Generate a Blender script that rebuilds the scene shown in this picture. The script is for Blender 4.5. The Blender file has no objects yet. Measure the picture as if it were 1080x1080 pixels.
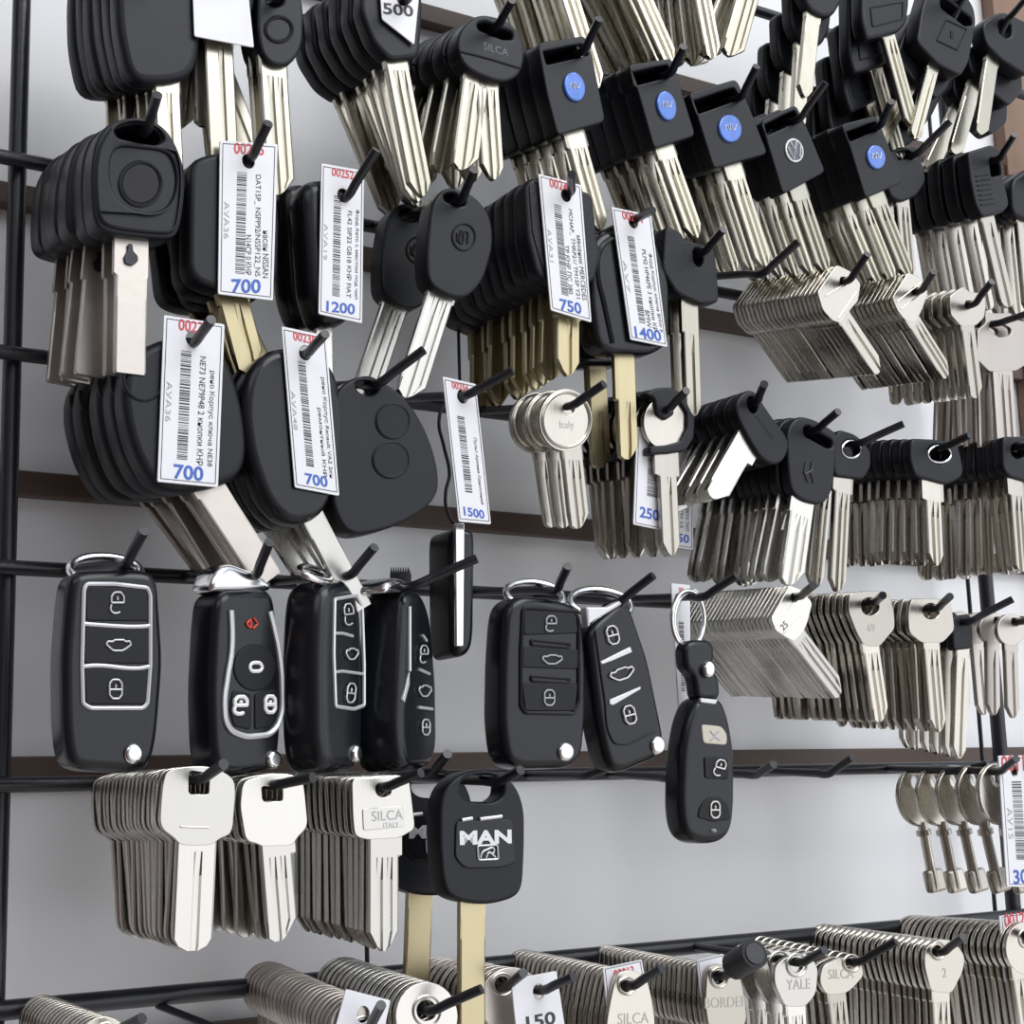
import bpy, math, random
from mathutils import Vector, Matrix
random.seed(7)
C = bpy.context.scene.collection
SC = bpy.context.scene

# ------------------------------------------------------------------ camera
F = 1687.0
Xc = Vector((2660, 228, 1687)).normalized()          # world X seen in camera axes (x right, y down, z forward)
Yc = Vector((-1100, 345, 1687)); Yc = (Yc - Xc * Yc.dot(Xc)).normalized()
Zc = Xc.cross(Yc)
if Zc.y > 0: Zc = -Zc
CAMP = Vector((0, -0.492, 0))
def ray(px, py):
    c = Vector((px - 540, py - 540, F))
    return Vector((c.dot(Xc), c.dot(Yc), c.dot(Zc)))
def at(px, py, Y):                                    # the point of the plane y = Y that is seen at a pixel
    d = ray(px, py); return CAMP + d * ((Y - CAMP.y) / d.y)
def at_plane(px, py, P0, n):
    d = ray(px, py); return CAMP + d * ((P0 - CAMP).dot(n) / d.dot(n))
cam = bpy.data.cameras.new('camera'); camo = bpy.data.objects.new('camera', cam); C.objects.link(camo)
cam.sensor_width = 36; cam.lens = F / 1080 * 36; cam.clip_start = 0.01; cam.clip_end = 50
R = Matrix(((Xc.x, -Xc.y, -Xc.z), (Yc.x, -Yc.y, -Yc.z), (Zc.x, -Zc.y, -Zc.z)))
camo.matrix_world = Matrix.Translation(CAMP) @ R.to_4x4()
SC.camera = camo

# ------------------------------------------------------------------ materials
def mat(name, col, rough=.5, metal=0, bump=0, scale=400, var=0, coat=0, spec=.5, trans=0, stretch=None, rvar=0):
    m = bpy.data.materials.new(name); m.use_nodes = True
    nt = m.node_tree; b = nt.nodes['Principled BSDF']
    b.inputs['Base Color'].default_value = (*col, 1); b.inputs['Roughness'].default_value = rough
    b.inputs['Metallic'].default_value = metal; b.inputs['Coat Weight'].default_value = coat
    b.inputs['Specular IOR Level'].default_value = spec
    b.inputs['Transmission Weight'].default_value = trans
    tc = nt.nodes.new('ShaderNodeTexCoord'); n = nt.nodes.new('ShaderNodeTexNoise')
    n.inputs['Scale'].default_value = scale; n.inputs['Detail'].default_value = 3
    if stretch:
        mp = nt.nodes.new('ShaderNodeMapping'); mp.inputs['Scale'].default_value = stretch
        nt.links.new(tc.outputs['Object'], mp.inputs['Vector']); nt.links.new(mp.outputs['Vector'], n.inputs['Vector'])
    else: nt.links.new(tc.outputs['Object'], n.inputs['Vector'])
    if var:
        r = nt.nodes.new('ShaderNodeMix'); r.data_type = 'RGBA'
        r.inputs[6].default_value = (*[c * (1 - var) for c in col], 1)
        r.inputs[7].default_value = (*[min(1, c * (1 + var)) for c in col], 1)
        nt.links.new(n.outputs['Fac'], r.inputs[0]); nt.links.new(r.outputs[2], b.inputs['Base Color'])
    if metal and name in ('nickel_silver', 'pale_polished_steel', 'pinkish_steel', 'brass', 'pale_brass'):
        oi = nt.nodes.new('ShaderNodeObjectInfo'); m2 = nt.nodes.new('ShaderNodeMapRange'); m2.inputs[3].default_value = .72; m2.inputs[4].default_value = 1.04
        nt.links.new(oi.outputs['Random'], m2.inputs[0]); mm = nt.nodes.new('ShaderNodeMix'); mm.data_type = 'RGBA'; mm.blend_type = 'MULTIPLY'; mm.inputs[0].default_value = 1
        nt.links.new(b.inputs['Base Color'].links[0].from_socket, mm.inputs[6]); nt.links.new(m2.outputs[0], mm.inputs[7]); nt.links.new(mm.outputs[2], b.inputs['Base Color'])
    if rvar:
        mr = nt.nodes.new('ShaderNodeMapRange')
        mr.inputs[3].default_value = rough - rvar; mr.inputs[4].default_value = rough + rvar
        nt.links.new(n.outputs['Fac'], mr.inputs[0]); nt.links.new(mr.outputs[0], b.inputs['Roughness'])
    if bump:
        bp = nt.nodes.new('ShaderNodeBump'); bp.inputs['Strength'].default_value = bump; bp.inputs['Distance'].default_value = .0003
        nt.links.new(n.outputs['Fac'], bp.inputs['Height']); nt.links.new(bp.outputs['Normal'], b.inputs['Normal'])
    return m
M = dict(
 plastic=mat('black_plastic', (.0075, .0088, .0128), .40, spec=.3, bump=.12, scale=2500, rvar=.06),
 rubber=mat('grained_black_plastic', (.0075, .0085, .012), .46, spec=.32, bump=.8, scale=1400),
 gloss=mat('glossy_black', (.007, .008, .011), .24, spec=.4, rvar=.06, scale=300),
 pad=mat('dark_rubber_button', (.006, .0065, .008), .5, spec=.3, bump=.15, scale=2500),
 wire=mat('black_powder_coated_wire', (.012, .013, .018), .32, bump=.3, scale=600),
 nickel=mat('nickel_silver', (.57, .535, .475), .27, 1, bump=.25, scale=300, var=.06, stretch=(1, 1, .15), rvar=.09),
 steel=mat('pale_polished_steel', (.62, .60, .56), .27, 1, bump=.2, scale=260, var=.05, stretch=(1, 1, .15), rvar=.08),
 rose=mat('pinkish_steel', (.60, .55, .505), .38, 1, bump=.2, scale=260, var=.05, rvar=.06),
 brass=mat('brass', (.48, .415, .26), .32, 1, bump=.25, scale=260, var=.08, stretch=(1, 1, .15), rvar=.08),
 pale=mat('pale_brass', (.57, .54, .455), .28, 1, bump=.25, scale=260, var=.08, stretch=(1, 1, .15), rvar=.08),
 chrome=mat('chrome', (.80, .80, .81), .17, 1),
 silver=mat('silver_print', (.62, .63, .65), .4, .5),
 white=mat('white_print', (.8, .8, .8), .5), redp=mat('red_print', (.55, .05, .03), .5),
 paper=mat('white_tag_card', (.78, .79, .83), .42, var=.02, scale=60, coat=.15),
 ink=mat('black_ink', (.035, .035, .045), .5), red=mat('red_ink', (.62, .07, .09), .5), blue=mat('blue_ink', (.05, .13, .5), .5),
 faint=mat('faint_grey_ink', (.38, .39, .43), .5),
 badge=mat('blue_domed_badge', (.05, .16, .58), .12, .2, coat=1, var=.5, scale=220),
 wood=mat('dark_brown_laminate', (.075, .047, .036), .5, bump=.2, scale=90, var=.25, stretch=(.15, 1, 1)),
 tan=mat('brown_upright_board', (.22, .13, .085), .5, bump=.2, scale=90, var=.2, stretch=(1, 1, .1)),
 board=mat('white_panel', (.85, .865, .89), .46, var=.04, scale=5),
 emboss=mat('embossed_metal', (.40, .385, .35), .45, 1),
 slate=mat('slate_grey_print', (.10, .115, .15), .4),
 cream=mat('cream_button', (.55, .51, .43), .4),
 bag=mat('clear_plastic_bag', (.9, .92, .93), .12, trans=.92),
)
# ------------------------------------------------------------------ objects
def tag(o, label=None, cat=None, group=None, kind=None):
    for k, v in (('label', label), ('category', cat), ('group', group), ('kind', kind)):
        if v: o[k] = v
    return o
def empty(name, loc, yaw=0):
    o = bpy.data.objects.new(name, None); C.objects.link(o); o.location = loc; o.rotation_euler = (0, 0, yaw)
    o.empty_display_size = .01; return o
def link(name, me, m, parent=None, loc=None):
    o = bpy.data.objects.new(name, me); C.objects.link(o)
    if m is not None:
        me.materials.clear(); me.materials.append(M[m] if isinstance(m, str) else m)
    if parent: o.parent = parent
    if loc is not None: o.location = loc
    return o
def smooth(me, ang=40):
    for p in me.polygons: p.use_smooth = True
    try: me.set_sharp_from_angle(angle=math.radians(ang))
    except Exception: pass
    return me
def curve_mesh(cu):
    o = bpy.data.objects.new('tmp', cu); me = bpy.data.meshes.new_from_object(o)
    bpy.data.objects.remove(o); bpy.data.curves.remove(cu); me.materials.clear(); return me
def rounded(pts, r, seg=4):                           # pts: 2D points, corners rounded by r
    out = []; n = len(pts)
    for i in range(n):
        p = Vector(pts[i]); a = Vector(pts[i - 1]) - p; b = Vector(pts[(i + 1) % n]) - p
        da, db = min(r, a.length * .49), min(r, b.length * .49)
        if da < 1e-6 or db < 1e-6: out.append(p); continue
        s = p + a.normalized() * da; e = p + b.normalized() * db
        for k in range(seg + 1):
            t = k / seg; out.append(s * (1 - t) ** 2 + p * 2 * t * (1 - t) + e * t * t)
    return out
def plate(outer, holes=(), t=.002, bev=.0002, y0=0, res=2):
    """outline in local (u, v); front face at local y = y0, thickness t going back"""
    cu = bpy.data.curves.new('c', 'CURVE'); cu.dimensions = '2D'; cu.fill_mode = 'BOTH'
    bev = min(bev, t * .49)
    if holes: bev = min(bev, .0011)
    cu.extrude = t / 2 - bev; cu.bevel_depth = bev; cu.bevel_resolution = res; cu.offset = -bev
    for lp in [outer] + list(holes):
        sp = cu.splines.new('POLY'); sp.points.add(len(lp) - 1); sp.use_cyclic_u = True
        for i, p in enumerate(lp): sp.points[i].co = (p[0], p[1], 0, 1)
    me = curve_mesh(cu)
    for v in me.vertices: v.co = Vector((v.co.x, y0 + t / 2 - v.co.z, v.co.y))
    return smooth(me, 50)
def tube(pts, r, cyc=False, res=3, smoothpath=False):
    cu = bpy.data.curves.new('c', 'CURVE'); cu.dimensions = '3D'; cu.bevel_depth = r; cu.bevel_resolution = res; cu.use_fill_caps = True
    if smoothpath:
        sp = cu.splines.new('BEZIER'); sp.bezier_points.add(len(pts) - 1); cu.resolution_u = 6
        for i, p in enumerate(pts):
            b = sp.bezier_points[i]; b.co = p; b.handle_left_type = b.handle_right_type = 'AUTO'
    else:
        sp = cu.splines.new('POLY'); sp.points.add(len(pts) - 1)
        for i, p in enumerate(pts): sp.points[i].co = (*p, 1)
    sp.use_cyclic_u = cyc
    return smooth(curve_mesh(cu), 60)
def merge(mes):
    vs, fs = [], []
    for me in mes:
        k = len(vs); vs += [v.co.copy() for v in me.vertices]; fs += [[i + k for i in p.vertices] for p in me.polygons]
        bpy.data.meshes.remove(me)
    m = bpy.data.meshes.new('m'); m.from_pydata(vs, [], fs); m.update(); return smooth(m)
def text_mesh(s, c, d, up, length=None, height=None, y=-.00004, emb=0, t=.00006, fat=0):
    """flat lettering centred on local point c, running along d, tops towards up"""
    cu = bpy.data.curves.new('t', 'FONT'); cu.body = s; cu.size = 1; cu.resolution_u = 3; cu.offset = fat; cu.extrude = .01
    o = bpy.data.objects.new('tmp', cu); me = bpy.data.meshes.new_from_object(o)
    bpy.data.objects.remove(o); bpy.data.curves.remove(cu); me.materials.clear()
    xs = [v.co.x for v in me.vertices]; ys = [v.co.y for v in me.vertices]
    w, h = max(xs) - min(xs), max(ys) - min(ys); mx, my = (max(xs) + min(xs)) / 2, (max(ys) + min(ys)) / 2
    sx = length / w if length else height / h; sy = height / h if height else sx
    c, d, up = Vector(c), Vector(d).normalized(), Vector(up).normalized()
    for v in me.vertices:
        q = c + d * ((v.co.x - mx) * sx) + up * ((v.co.y - my) * sy)
        v.co = Vector((q.x, y - t * (v.co.z / .01 + 1) / 2 , q.y))
    return me
def oval(cx, cy, rx, ry, n=24, rot=0):
    c, s = math.cos(math.radians(rot)), math.sin(math.radians(rot)); out = []
    for k in range(n):
        a = 2 * math.pi * k / n; x, y = rx * math.cos(a), ry * math.sin(a)
        out.append((cx + x * c - y * s, cy + x * s + y * c))
    return out

PROF = [(-1, .3), (-.88, 0), (-.5, 0), (-.42, .6), (-.14, .6), (-.06, 0), (.22, 0), (.3, .5), (.5, .5), (.58, 0), (.9, 0), (1, .3)]
PROF1 = [(-1, .3), (-.9, 0), (-.12, 0), (-.04, .55), (.22, .55), (.3, 0), (.9, 0), (1, .3)]
FLAT = [(-1, .2), (-.9, 0), (.9, 0), (1, .2)]
def blade(B, T, w, t=.0018, y0=0, prof='two', tip='point', shoulder=(.003, 1.06, 1.06), teeth=0, seed=1):
    """key blade from B to T in local (u, v) with milled grooves, a shoulder and a shaped tip"""
    B, T = Vector(B), Vector(T); ax = T - B; L = ax.length; ax.normalize(); sd = Vector((-ax.y, ax.x))
    P = {'two': PROF, 'one': PROF1, 'flat': FLAT}[prof]
    sl, ka, kb = shoulder
    st = [(-.004, ka, kb, 0), (0, ka, kb, 0), (sl, ka, kb, 0), (sl + .0006, 1, 1, 0 if prof != 'flat' else 0), (sl + .007, 1, 1, 1)]
    tl = {'point': w * .55, 'bevel': w * .6, 'round': w * .45, 'square': .0008}[tip]
    if teeth:
        rng = random.Random(seed); s = sl + .008
        while s < L - tl - .002:
            dpt = rng.choice([.35, .5, .65, .8]); st += [(s, 1, 1, 1), (s + .0012, 1, dpt, 1), (s + .0022, 1, dpt, 1)]; s += .0035
        st.append((s, 1, 1, 1))
    st.append((L - tl, 1, 1, 1))
    if tip == 'point': st += [(L - tl * .25, .42, .42, 1), (L, .12, .12, 1)]
    elif tip == 'bevel': st += [(L - tl * .2, .9, .2, 1), (L, .55, -.1, 1)]
    elif tip == 'round': st += [(L - tl * .6, .93, .93, 1), (L - tl * .25, .7, .7, 1), (L, .25, .25, 1)]
    else: st += [(L, .92, .92, 1)]
    vs, fs = [], []; n = len(P) * 2
    for s, ka, kb, g in st:
        for k, (x, z) in enumerate(P + [(x, -1) for x, z in reversed(P)]):
            front = k < len(P); xx = x * w / 2
            lim_a, lim_b = -ka * w / 2, kb * w / 2
            if abs(x) == 1: xx = lim_a if x < 0 else lim_b
            xx = max(lim_a, min(lim_b, xx))
            zz = (z * t * (.75 if z > .3 else .5) * (g if z > .3 or prof == 'flat' else 1)) if front else t
            q = B + ax * s + sd * xx
            vs.append((q.x, y0 + zz, q.y))
    for i in range(len(st) - 1):
        for k in range(n):
            a, b = i * n + k, i * n + (k + 1) % n; fs.append((a, b, b + n, a + n))
    fs.append(list(range(n))[::-1]); fs.append([len(vs) - n + k for k in range(n)])
    me = bpy.data.meshes.new('b'); me.from_pydata(vs, [], fs); me.update()
    import bmesh
    bm = bmesh.new(); bm.from_mesh(me); bmesh.ops.remove_doubles(bm, verts=bm.verts, dist=1e-6)
    bmesh.ops.recalc_face_normals(bm, faces=bm.faces); bm.to_mesh(me); bm.free()
    return smooth(me, 12)

# ------------------------------------------------------------------ the setting
def rect_prism(px0, py0, px1, py1, Y, th, name, m, kind='structure'): pass
def box(name, a, b, m, parent=None, bev=0):
    x0, y0, z0 = a; x1, y1, z1 = b
    me = bpy.data.meshes.new(name)
    me.from_pydata([(x, y, z) for x in (x0, x1) for y in (y0, y1) for z in (z0, z1)], [],
                   [(0, 1, 3, 2), (4, 6, 7, 5), (0, 4, 5, 1), (2, 3, 7, 6), (0, 2, 6, 4), (1, 5, 7, 3)])
    o = link(name, me, m, parent)
    if bev:
        md = o.modifiers.new('bevel', 'BEVEL'); md.width = bev; md.segments = 2
    return o
WY = .036                                             # the panels behind the rack
zr = [at(0, y, 0).z for y in (-240, -38, 165, 371, 598, 828, 1066)]
o = box('wall_back', (-1.2, WY + .004, -1.0), (1.9, WY + .03, 1.2), 'board'); o['kind'] = 'structure'
for i, yy in enumerate((-107, 204, 508, 812, 1117)):
    z = at(0, yy, WY).z
    o = box('trim_%d' % (i + 1), (-1.2, WY - .002, z - .0042), (1.9, WY + .0045, z + .0042), 'wood', bev=.0008); o['kind'] = 'structure'
xr = at(1068, 200, WY).x
o = box('trim_6', (xr - .007, WY - .004, -1.0), (xr + .05, WY + .0035, 1.2), 'tan', bev=.0008); o['kind'] = 'structure'

rack = empty('wire_rack', (0, 0, zr[4])); tag(rack, 'black wire display rack holding rows of upturned hooks against the white panels', 'rack')
rz = zr[4]
def rack_part(name, me, m='wire'): 
    me.transform(Matrix.Translation((0, 0, -rz))); return link(name, me, m, rack)
for z in zr:
    rack_part('rail', tube([(-.35, .0, z), (1.2, .0, z)], .0030 if z == zr[6] else .0024, res=4))
for px, py, r in ((15, 300, .0030), (1052, 760, .0034), (387, 1000, .0008), (483, 330, .0006), (1008, 460, .0010)):
    if r > .0025: rack_part('post', tube([(at(px, py, .006).x, .006, -.35), (at(px, py, .006).x, .006, .6)], r, res=4))
    elif px == 387: p = at(px, py, .004); rack_part('upright_wire', tube([(p.x, .004, zr[6]), (p.x, .004, zr[5])], r))
    elif px == 483: p = at(px, py, .004); rack_part('upright_wire', tube([(p.x, .004, zr[3]), (p.x, .004, zr[2] + .01)], r))
    else: p = at(px, py, .02); rack_part('upright_wire', tube([(p.x, .02, -.35), (p.x, .02, .6)], r))
rack_part('brace', tube([at(166, 1060, 0), at(232, 1086, -.016)], .0012))
def zrow(row): return zr[row]
def hook(H, T, yf, row, rad=.0015, ext=.016):
    """hook from the rail out through the key holes at pixel H, bent up to its tip at pixel T"""
    h = at(*H, yf); t = at(*T, yf - ext); b = Vector((h.x, 0, zr[row]))
    m = h.lerp(b, .12); k = h.lerp(t, .25) + Vector((0, -.001, 0))
    h2 = h + (h - b).normalized() * .003
    rack_part('hook', tube([b, b.lerp(h, .5), m, h2, h2.lerp(t, .35), t], rad, res=4, smoothpath=True))
    return h, b

# ------------------------------------------------------------------ keys
class Loc:
    def __init__(s, H, yf, yaw=0):
        s.P = at(*H, yf); s.yaw = math.radians(yaw)
        s.u = Vector((math.cos(s.yaw), math.sin(s.yaw), 0)); s.n = Vector((-math.sin(s.yaw), math.cos(s.yaw), 0))
    def __call__(s, px, py):
        d = at_plane(px, py, s.P, s.n) - s.P; return (d.dot(s.u), d.z)
    def pts(s, ps): return [s(*p) for p in ps]
def head_mesh(L, h):
    r = h.get('r', 3) / 1000
    pts = rounded(L.pts(h['p']), r)
    holes = [L.pts(oval(*q)) if not isinstance(q[0], tuple) else rounded(L.pts(q), h.get('hr', 1) / 1000) for q in h.get('holes', [])]
    return plate(pts, holes, h.get('t', 2) / 1000, h.get('bev', .25) / 1000, h.get('y', 0) / 1000, h.get('res', 2))
def dup(o, parent=None):
    c = o.copy(); C.objects.link(c)
    if parent: c.parent = parent
    for ch in o.children: dup(ch, c)
    return c
def lab(s):
    if len(s.split()) > 16: print('LONG LABEL', len(s.split()), s)
    return s
def pile(H, tip, row, head, blades, what, where, n=1, sp=2.6, yf=-.06, fan=0, jit=2, metal='nickel', hm=None,
         decor=None, car=False, group=None, nohook=False, cat=None, extra=None, base=None):
    """a hook with its keys; the front key is shaped, the ones behind are copies threaded on the same hook"""
    if not nohook: h, b = hook(H, tip, yf, row)
    else: h = at(*H, yf); b = Vector((h.x, 0, zr[row])) if base is None else base
    L = Loc(H, yf); root = empty('car_key' if car else 'key_blank', h)
    th = head.get('t', 8 if car else 2.0); head['t'] = th
    if car:
        head.setdefault('bev', 1.6); head.setdefault('res', 3); hm = hm or 'plastic'
    link('head' if car else 'bow', head_mesh(L, head), hm or metal, root)
    bt = .0022 if car else .0018
    for bl in (blades if isinstance(blades, list) else [blades]):
        if bl is None: continue
        d = dict(bl); B, T, w = L(*d.pop('B')), L(*d.pop('T')), d.pop('w') / 1000; bm = d.pop('m', metal)
        link('blade', blade(B, T, w, bt if car else th / 1000 * .92, (th / 1000 - bt) / 2 if car else .00006, **d), bm, root)
    c = cat or ('car key' if car else 'key')
    g = group or ('%ss %s' % (what, where))
    rng = random.Random(int(H[0] * 7 + H[1]))
    tag(root, lab('front %s %s' % (what, where)), c, g if n > 1 else None)
    if decor: decor(L, root)
    for i in range(1, n):
        k = dup(root); f = i * sp / 1000 / max(1e-6, -yf)
        k.location = h.lerp(b, min(f, .99)); k.rotation_euler = (0, math.radians(-(fan * i / max(1, n - 1)) + rng.uniform(-jit, jit)), math.radians(rng.uniform(-.5, .5)) if car else 0)
        last = i == n - 1 and n > 2
        k['label'] = lab(('rearmost %s %s' if last else '%s behind the front one %s') % (what, where))
    return root
def lettering(L, root, s, c, a, b_, height, m='ink', name='lettering', y=-.00004, fat=0, length=None, par=None):
    """text centred on pixel c; baseline runs from pixel a to pixel b_"""
    A, B = Vector(L(*a)), Vector(L(*b_)); d = (B - A).normalized(); up = Vector((-d.y, d.x))
    return link(name, text_mesh(s, L(*c), d, up, length=length, height=height, y=y, fat=fat), m, par or root)
def stroke(L, root, polys, m='white', name='icon', w=.00035, y=-.0001, sm=.0007, par=None, hard=False):
    mes = []
    for pl in polys:
        q = [L(*p) for p in pl]; cyc = q[0] == q[-1]
        if cyc: q = [tuple(v) for v in rounded(q[:-1], sm, 3)] if len(q) < 22 else q[:-1]
        mes.append(tube([(u, y, v) for u, v in q], w, cyc, res=1, smoothpath=(not hard and not cyc and len(q) > 3)))
    me = merge(mes)
    if name == 'icon' and par is None:
        c = sum((v.co for v in me.vertices), Vector()) / len(me.vertices)
        for ch in root.children:
            if 'button' in ch.name and ch.type == 'MESH':
                xs = [v.co.x for v in ch.data.vertices]; zs = [v.co.z for v in ch.data.vertices]
                if min(xs) <= c.x <= max(xs) and min(zs) <= c.z <= max(zs): par = ch
    return link(name, me, m, par or root)
def disc(L, root, px, m, name, t=.001, y=-.0004, bev=.0004, r=1.5, rr=False, holes=()):
    return link(name, plate(rounded(L.pts(px), r / 1000) if r else L.pts(px), holes, t, bev, y, 3), m, root)

def rot(ps, cx, cy, a):
    c, s = math.cos(math.radians(a)), math.sin(math.radians(a))
    return [(cx + (x - cx) * c - (y - cy) * s, cy + (x - cx) * s + (y - cy) * c) for x, y in ps]
def ic_lock(cx, cy, h, a=0, sx=1):
    w = h * .27 * sx
    o = [(cx - w, cy), (cx - w, cy - h * .3), (cx - w * .5, cy - h * .5), (cx + w * .5, cy - h * .5), (cx + w, cy - h * .3), (cx + w, cy + h * .3),
         (cx + w * .5, cy + h * .5), (cx - w * .5, cy + h * .5), (cx - w, cy + h * .3), (cx - w, cy)]
    return [rot(p, cx, cy, a) for p in (o, [(cx - w, cy + h * .02), (cx + w, cy + h * .02)], [(cx, cy - h * .25), (cx, cy - h * .05)])]
def ic_open(cx, cy, h, a=0, sx=1):
    w = h * .27 * sx
    o = [(cx - w, cy), (cx - w, cy - h * .3), (cx - w * .5, cy - h * .5), (cx + w * .5, cy - h * .5), (cx + w, cy - h * .3), (cx + w, cy), (cx - w, cy)]
    k = [(cx - w, cy + h * .08), (cx - w * 1.1, cy + h * .35), (cx - w * .5, cy + h * .5), (cx + w * .4, cy + h * .45)]
    return [rot(p, cx, cy, a) for p in (o, k, [(cx, cy - h * .3), (cx, cy - h * .12)])]
def ic_car(cx, cy, w, a=0, sy=1):
    h = w * .5 * sy
    p = [(cx - w * .5, cy - h * .1), (cx - w * .42, cy - h * .35), (cx - w * .25, cy - h * .3), (cx - w * .15, cy - h * .45), (cx + w * .2, cy - h * .45), (cx + w * .3, cy - h * .3),
         (cx + w * .45, cy - h * .35), (cx + w * .5, cy - h * .05), (cx + w * .3, cy + h * .25), (cx + w * .15, cy + h * .42), (cx - w * .2, cy + h * .42), (cx - w * .35, cy + h * .2), (cx - w * .5, cy - h * .1)]
    return [rot(p, cx, cy, a)]

# ------------------------------------------------------------------ bright house keys: row below the big fobs
def plain_text(s, c, a, b, height, m='ink', fat=0.0):
    return lambda L, r: lettering(L, r, s, c, a, b, height / 1000, m, fat=fat)

pile((210, 821), (236, 806), 5, dict(p=[(176, 812), (198, 808), (222, 808), (244, 818), (249, 829), (245, 880), (232, 884), (224, 892), (190, 892), (184, 884), (168, 873), (170, 840), (172, 824)], r=3,
     holes=[[(200, 813), (221, 816), (220, 838), (199, 837)]], t=2),
     [dict(B=(208, 888), T=(203, 1003), w=11.6, prof='one', tip='round', shoulder=(.002, 1, 1)), ], 'broad rounded key blank with square hole', 'below the leftmost fob', n=18, sp=3.55, yf=-.066, fan=9, jit=2.2,
     metal='steel', decor=lambda L, r: stroke(L, r, [[(190, 872), (220, 873)]], 'steel', 'embossed_line', .0003))
pile((290, 827), (330, 820), 5, dict(p=[(256, 824), (276, 818), (300, 815), (318, 820), (321, 830), (325, 872), (313, 884), (309, 892), (276, 893), (272, 890), (259, 887), (253, 850)], r=2.2,
     holes=[[(276, 829), (298, 830), (298, 845), (277, 845)]]),
     dict(B=(291, 890), T=(299, 992), w=9.4, prof='two', tip='bevel', shoulder=(.003, 1, 1.3)), 'six-sided key blank with slot hole', 'second pile below the fobs', n=12, sp=3.9, yf=-.062, fan=-1, jit=4, metal='steel')
def silca(L, r):
    npl = disc(L, r, [(382, 853), (425, 850), (426, 872), (383, 876)], 'steel', 'raised_name_plate', t=.0004, y=-.0003, bev=.00015, r=.8)
    lettering(L, r, 'SILCA', (408, 860), (383, 863), (426, 860), None, 'faint', y=-.0003, length=.0105, par=npl)
    lettering(L, r, 'ITALY', (412, 870), (383, 873), (426, 870), .0014, 'faint', y=-.0003, par=npl)
pile((404, 829), (444, 815), 5, dict(p=[(371, 821), (400, 820), (431, 817), (434, 840), (438, 874), (430, 879), (421, 884), (388, 886), (374, 882), (372, 860)], r=2,
     holes=[(404, 834, .0028, .0028)] and [[(396, 828), (404, 825), (412, 828), (413, 837), (405, 842), (397, 838)]], hr=2.4),
     dict(B=(405, 884), T=(405, 1003), w=10, prof='two', tip='point', shoulder=(.005, 1, 1.25)), 'square-headed key blank with a name plate', 'right of the third fob', n=13, sp=4.2, yf=-.062, fan=1, jit=2.2, metal='steel', decor=silca)

# MAN lorry keys
def man(L, r):
    win = disc(L, r, [(480, 866), (540, 863), (543, 910), (528, 915), (490, 916), (479, 905)], 'gloss', 'logo_window', t=.0015, y=-.0006, r=2)
    lettering(L, r, 'MAN', (511, 883), (480, 886), (545, 884), .0043, 'silver', 'logo_lettering', y=-.0008, fat=.045, length=.0190, par=win)
    sq = [(502, 892), (523, 891), (524, 906), (503, 907), (502, 892)]
    stroke(L, r, [sq, [(505, 905), (507, 899), (512, 896), (519, 895), (518, 900), (514, 899), (511, 905)], [(515, 899), (521, 904)]], 'silver', 'lion_logo', .0003, -.0009, par=win)
    stroke(L, r, [[(486, 865), (497, 863)], [(505, 864), (528, 861)]], 'silver', 'painted_glint', .0006, -.0006)  # glint along the logo window's top edge, painted as silver strokes
pile((520, 824), (549, 812), 5, dict(p=[(506, 811), (485, 816), (470, 830), (464, 850), (464, 891), (467, 930), (474, 946), (495, 953), (518, 954), (544, 947), (552, 935), (554, 891), (554, 854), (547, 832), (536, 820), (522, 812)], r=4, t=9, bev=2,
     holes=[[(487, 822), (500, 817), (524, 817), (532, 824), (532, 838), (522, 846), (495, 845), (486, 838)]], hr=2),
     dict(B=(505, 952), T=(505, 1110), w=9, prof='flat', m='brass', tip='square', shoulder=(.004, 1.0, 1.0)), 'black lorry key with silver lettering', 'at the middle of the frame', n=2, sp=31, yf=-.058, fan=-2, jit=.3, car=True, decor=man)

# ------------------------------------------------------------------ hex-headed blanks on the right
def incised(ps): return lambda L, r: stroke(L, r, ps, 'nickel', 'embossed_line', .00025)
pile((890, 296), (915, 268), 2, dict(p=[(883, 279), (897, 286), (908, 299), (905, 318), (899, 324), (888, 341), (878, 338), (868, 327), (862, 308)], r=1.4,
     holes=[oval(0, 0, 1, 1)] and [[(886, 292), (894, 292), (894, 301), (886, 301)]], hr=1.4),
     dict(B=(888, 330), T=(929, 391), w=8.2, prof='one', tip='bevel'), 'bright hexagonal key blank', 'in the left tilted pile at upper right', n=20, sp=2.55, yf=-.058, fan=0, jit=1, decor=incised([[(871, 312), (896, 296)], [(884, 336), (903, 308)]]))
pile((966, 307), (985, 286), 2, dict(p=[(958, 287), (970, 292), (979, 308), (973, 326), (966, 340), (955, 338), (947, 328), (941, 314)], r=1.4, holes=[[(962, 303), (970, 303), (970, 311), (962, 311)]], hr=1.4),
     dict(B=(962, 334), T=(1001, 396), w=8, prof='two', tip='bevel'), 'bright hexagonal key blank', 'in the middle tilted pile at upper right', n=17, sp=2.8, yf=-.056, fan=2, jit=2, decor=incised([[(946, 318), (972, 298)], [(950, 326), (976, 306)]]))
pile((1022, 321), (1046, 297), 2, dict(p=[(1002, 312), (1010, 306), (1016, 302), (1023, 308), (1038, 309), (1040, 322), (1038, 335), (1030, 343), (1014, 344), (1003, 332)], r=1.2, holes=[[(1018, 317), (1026, 317), (1026, 325), (1018, 325)]], hr=1.4),
     dict(B=(1021, 341), T=(1031, 420), w=8.3, prof='one', tip='bevel'), 'key blank with pointed notched top', 'in the upright pile, upper right', n=9, sp=5, yf=-.056, fan=-2, jit=3)
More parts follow.
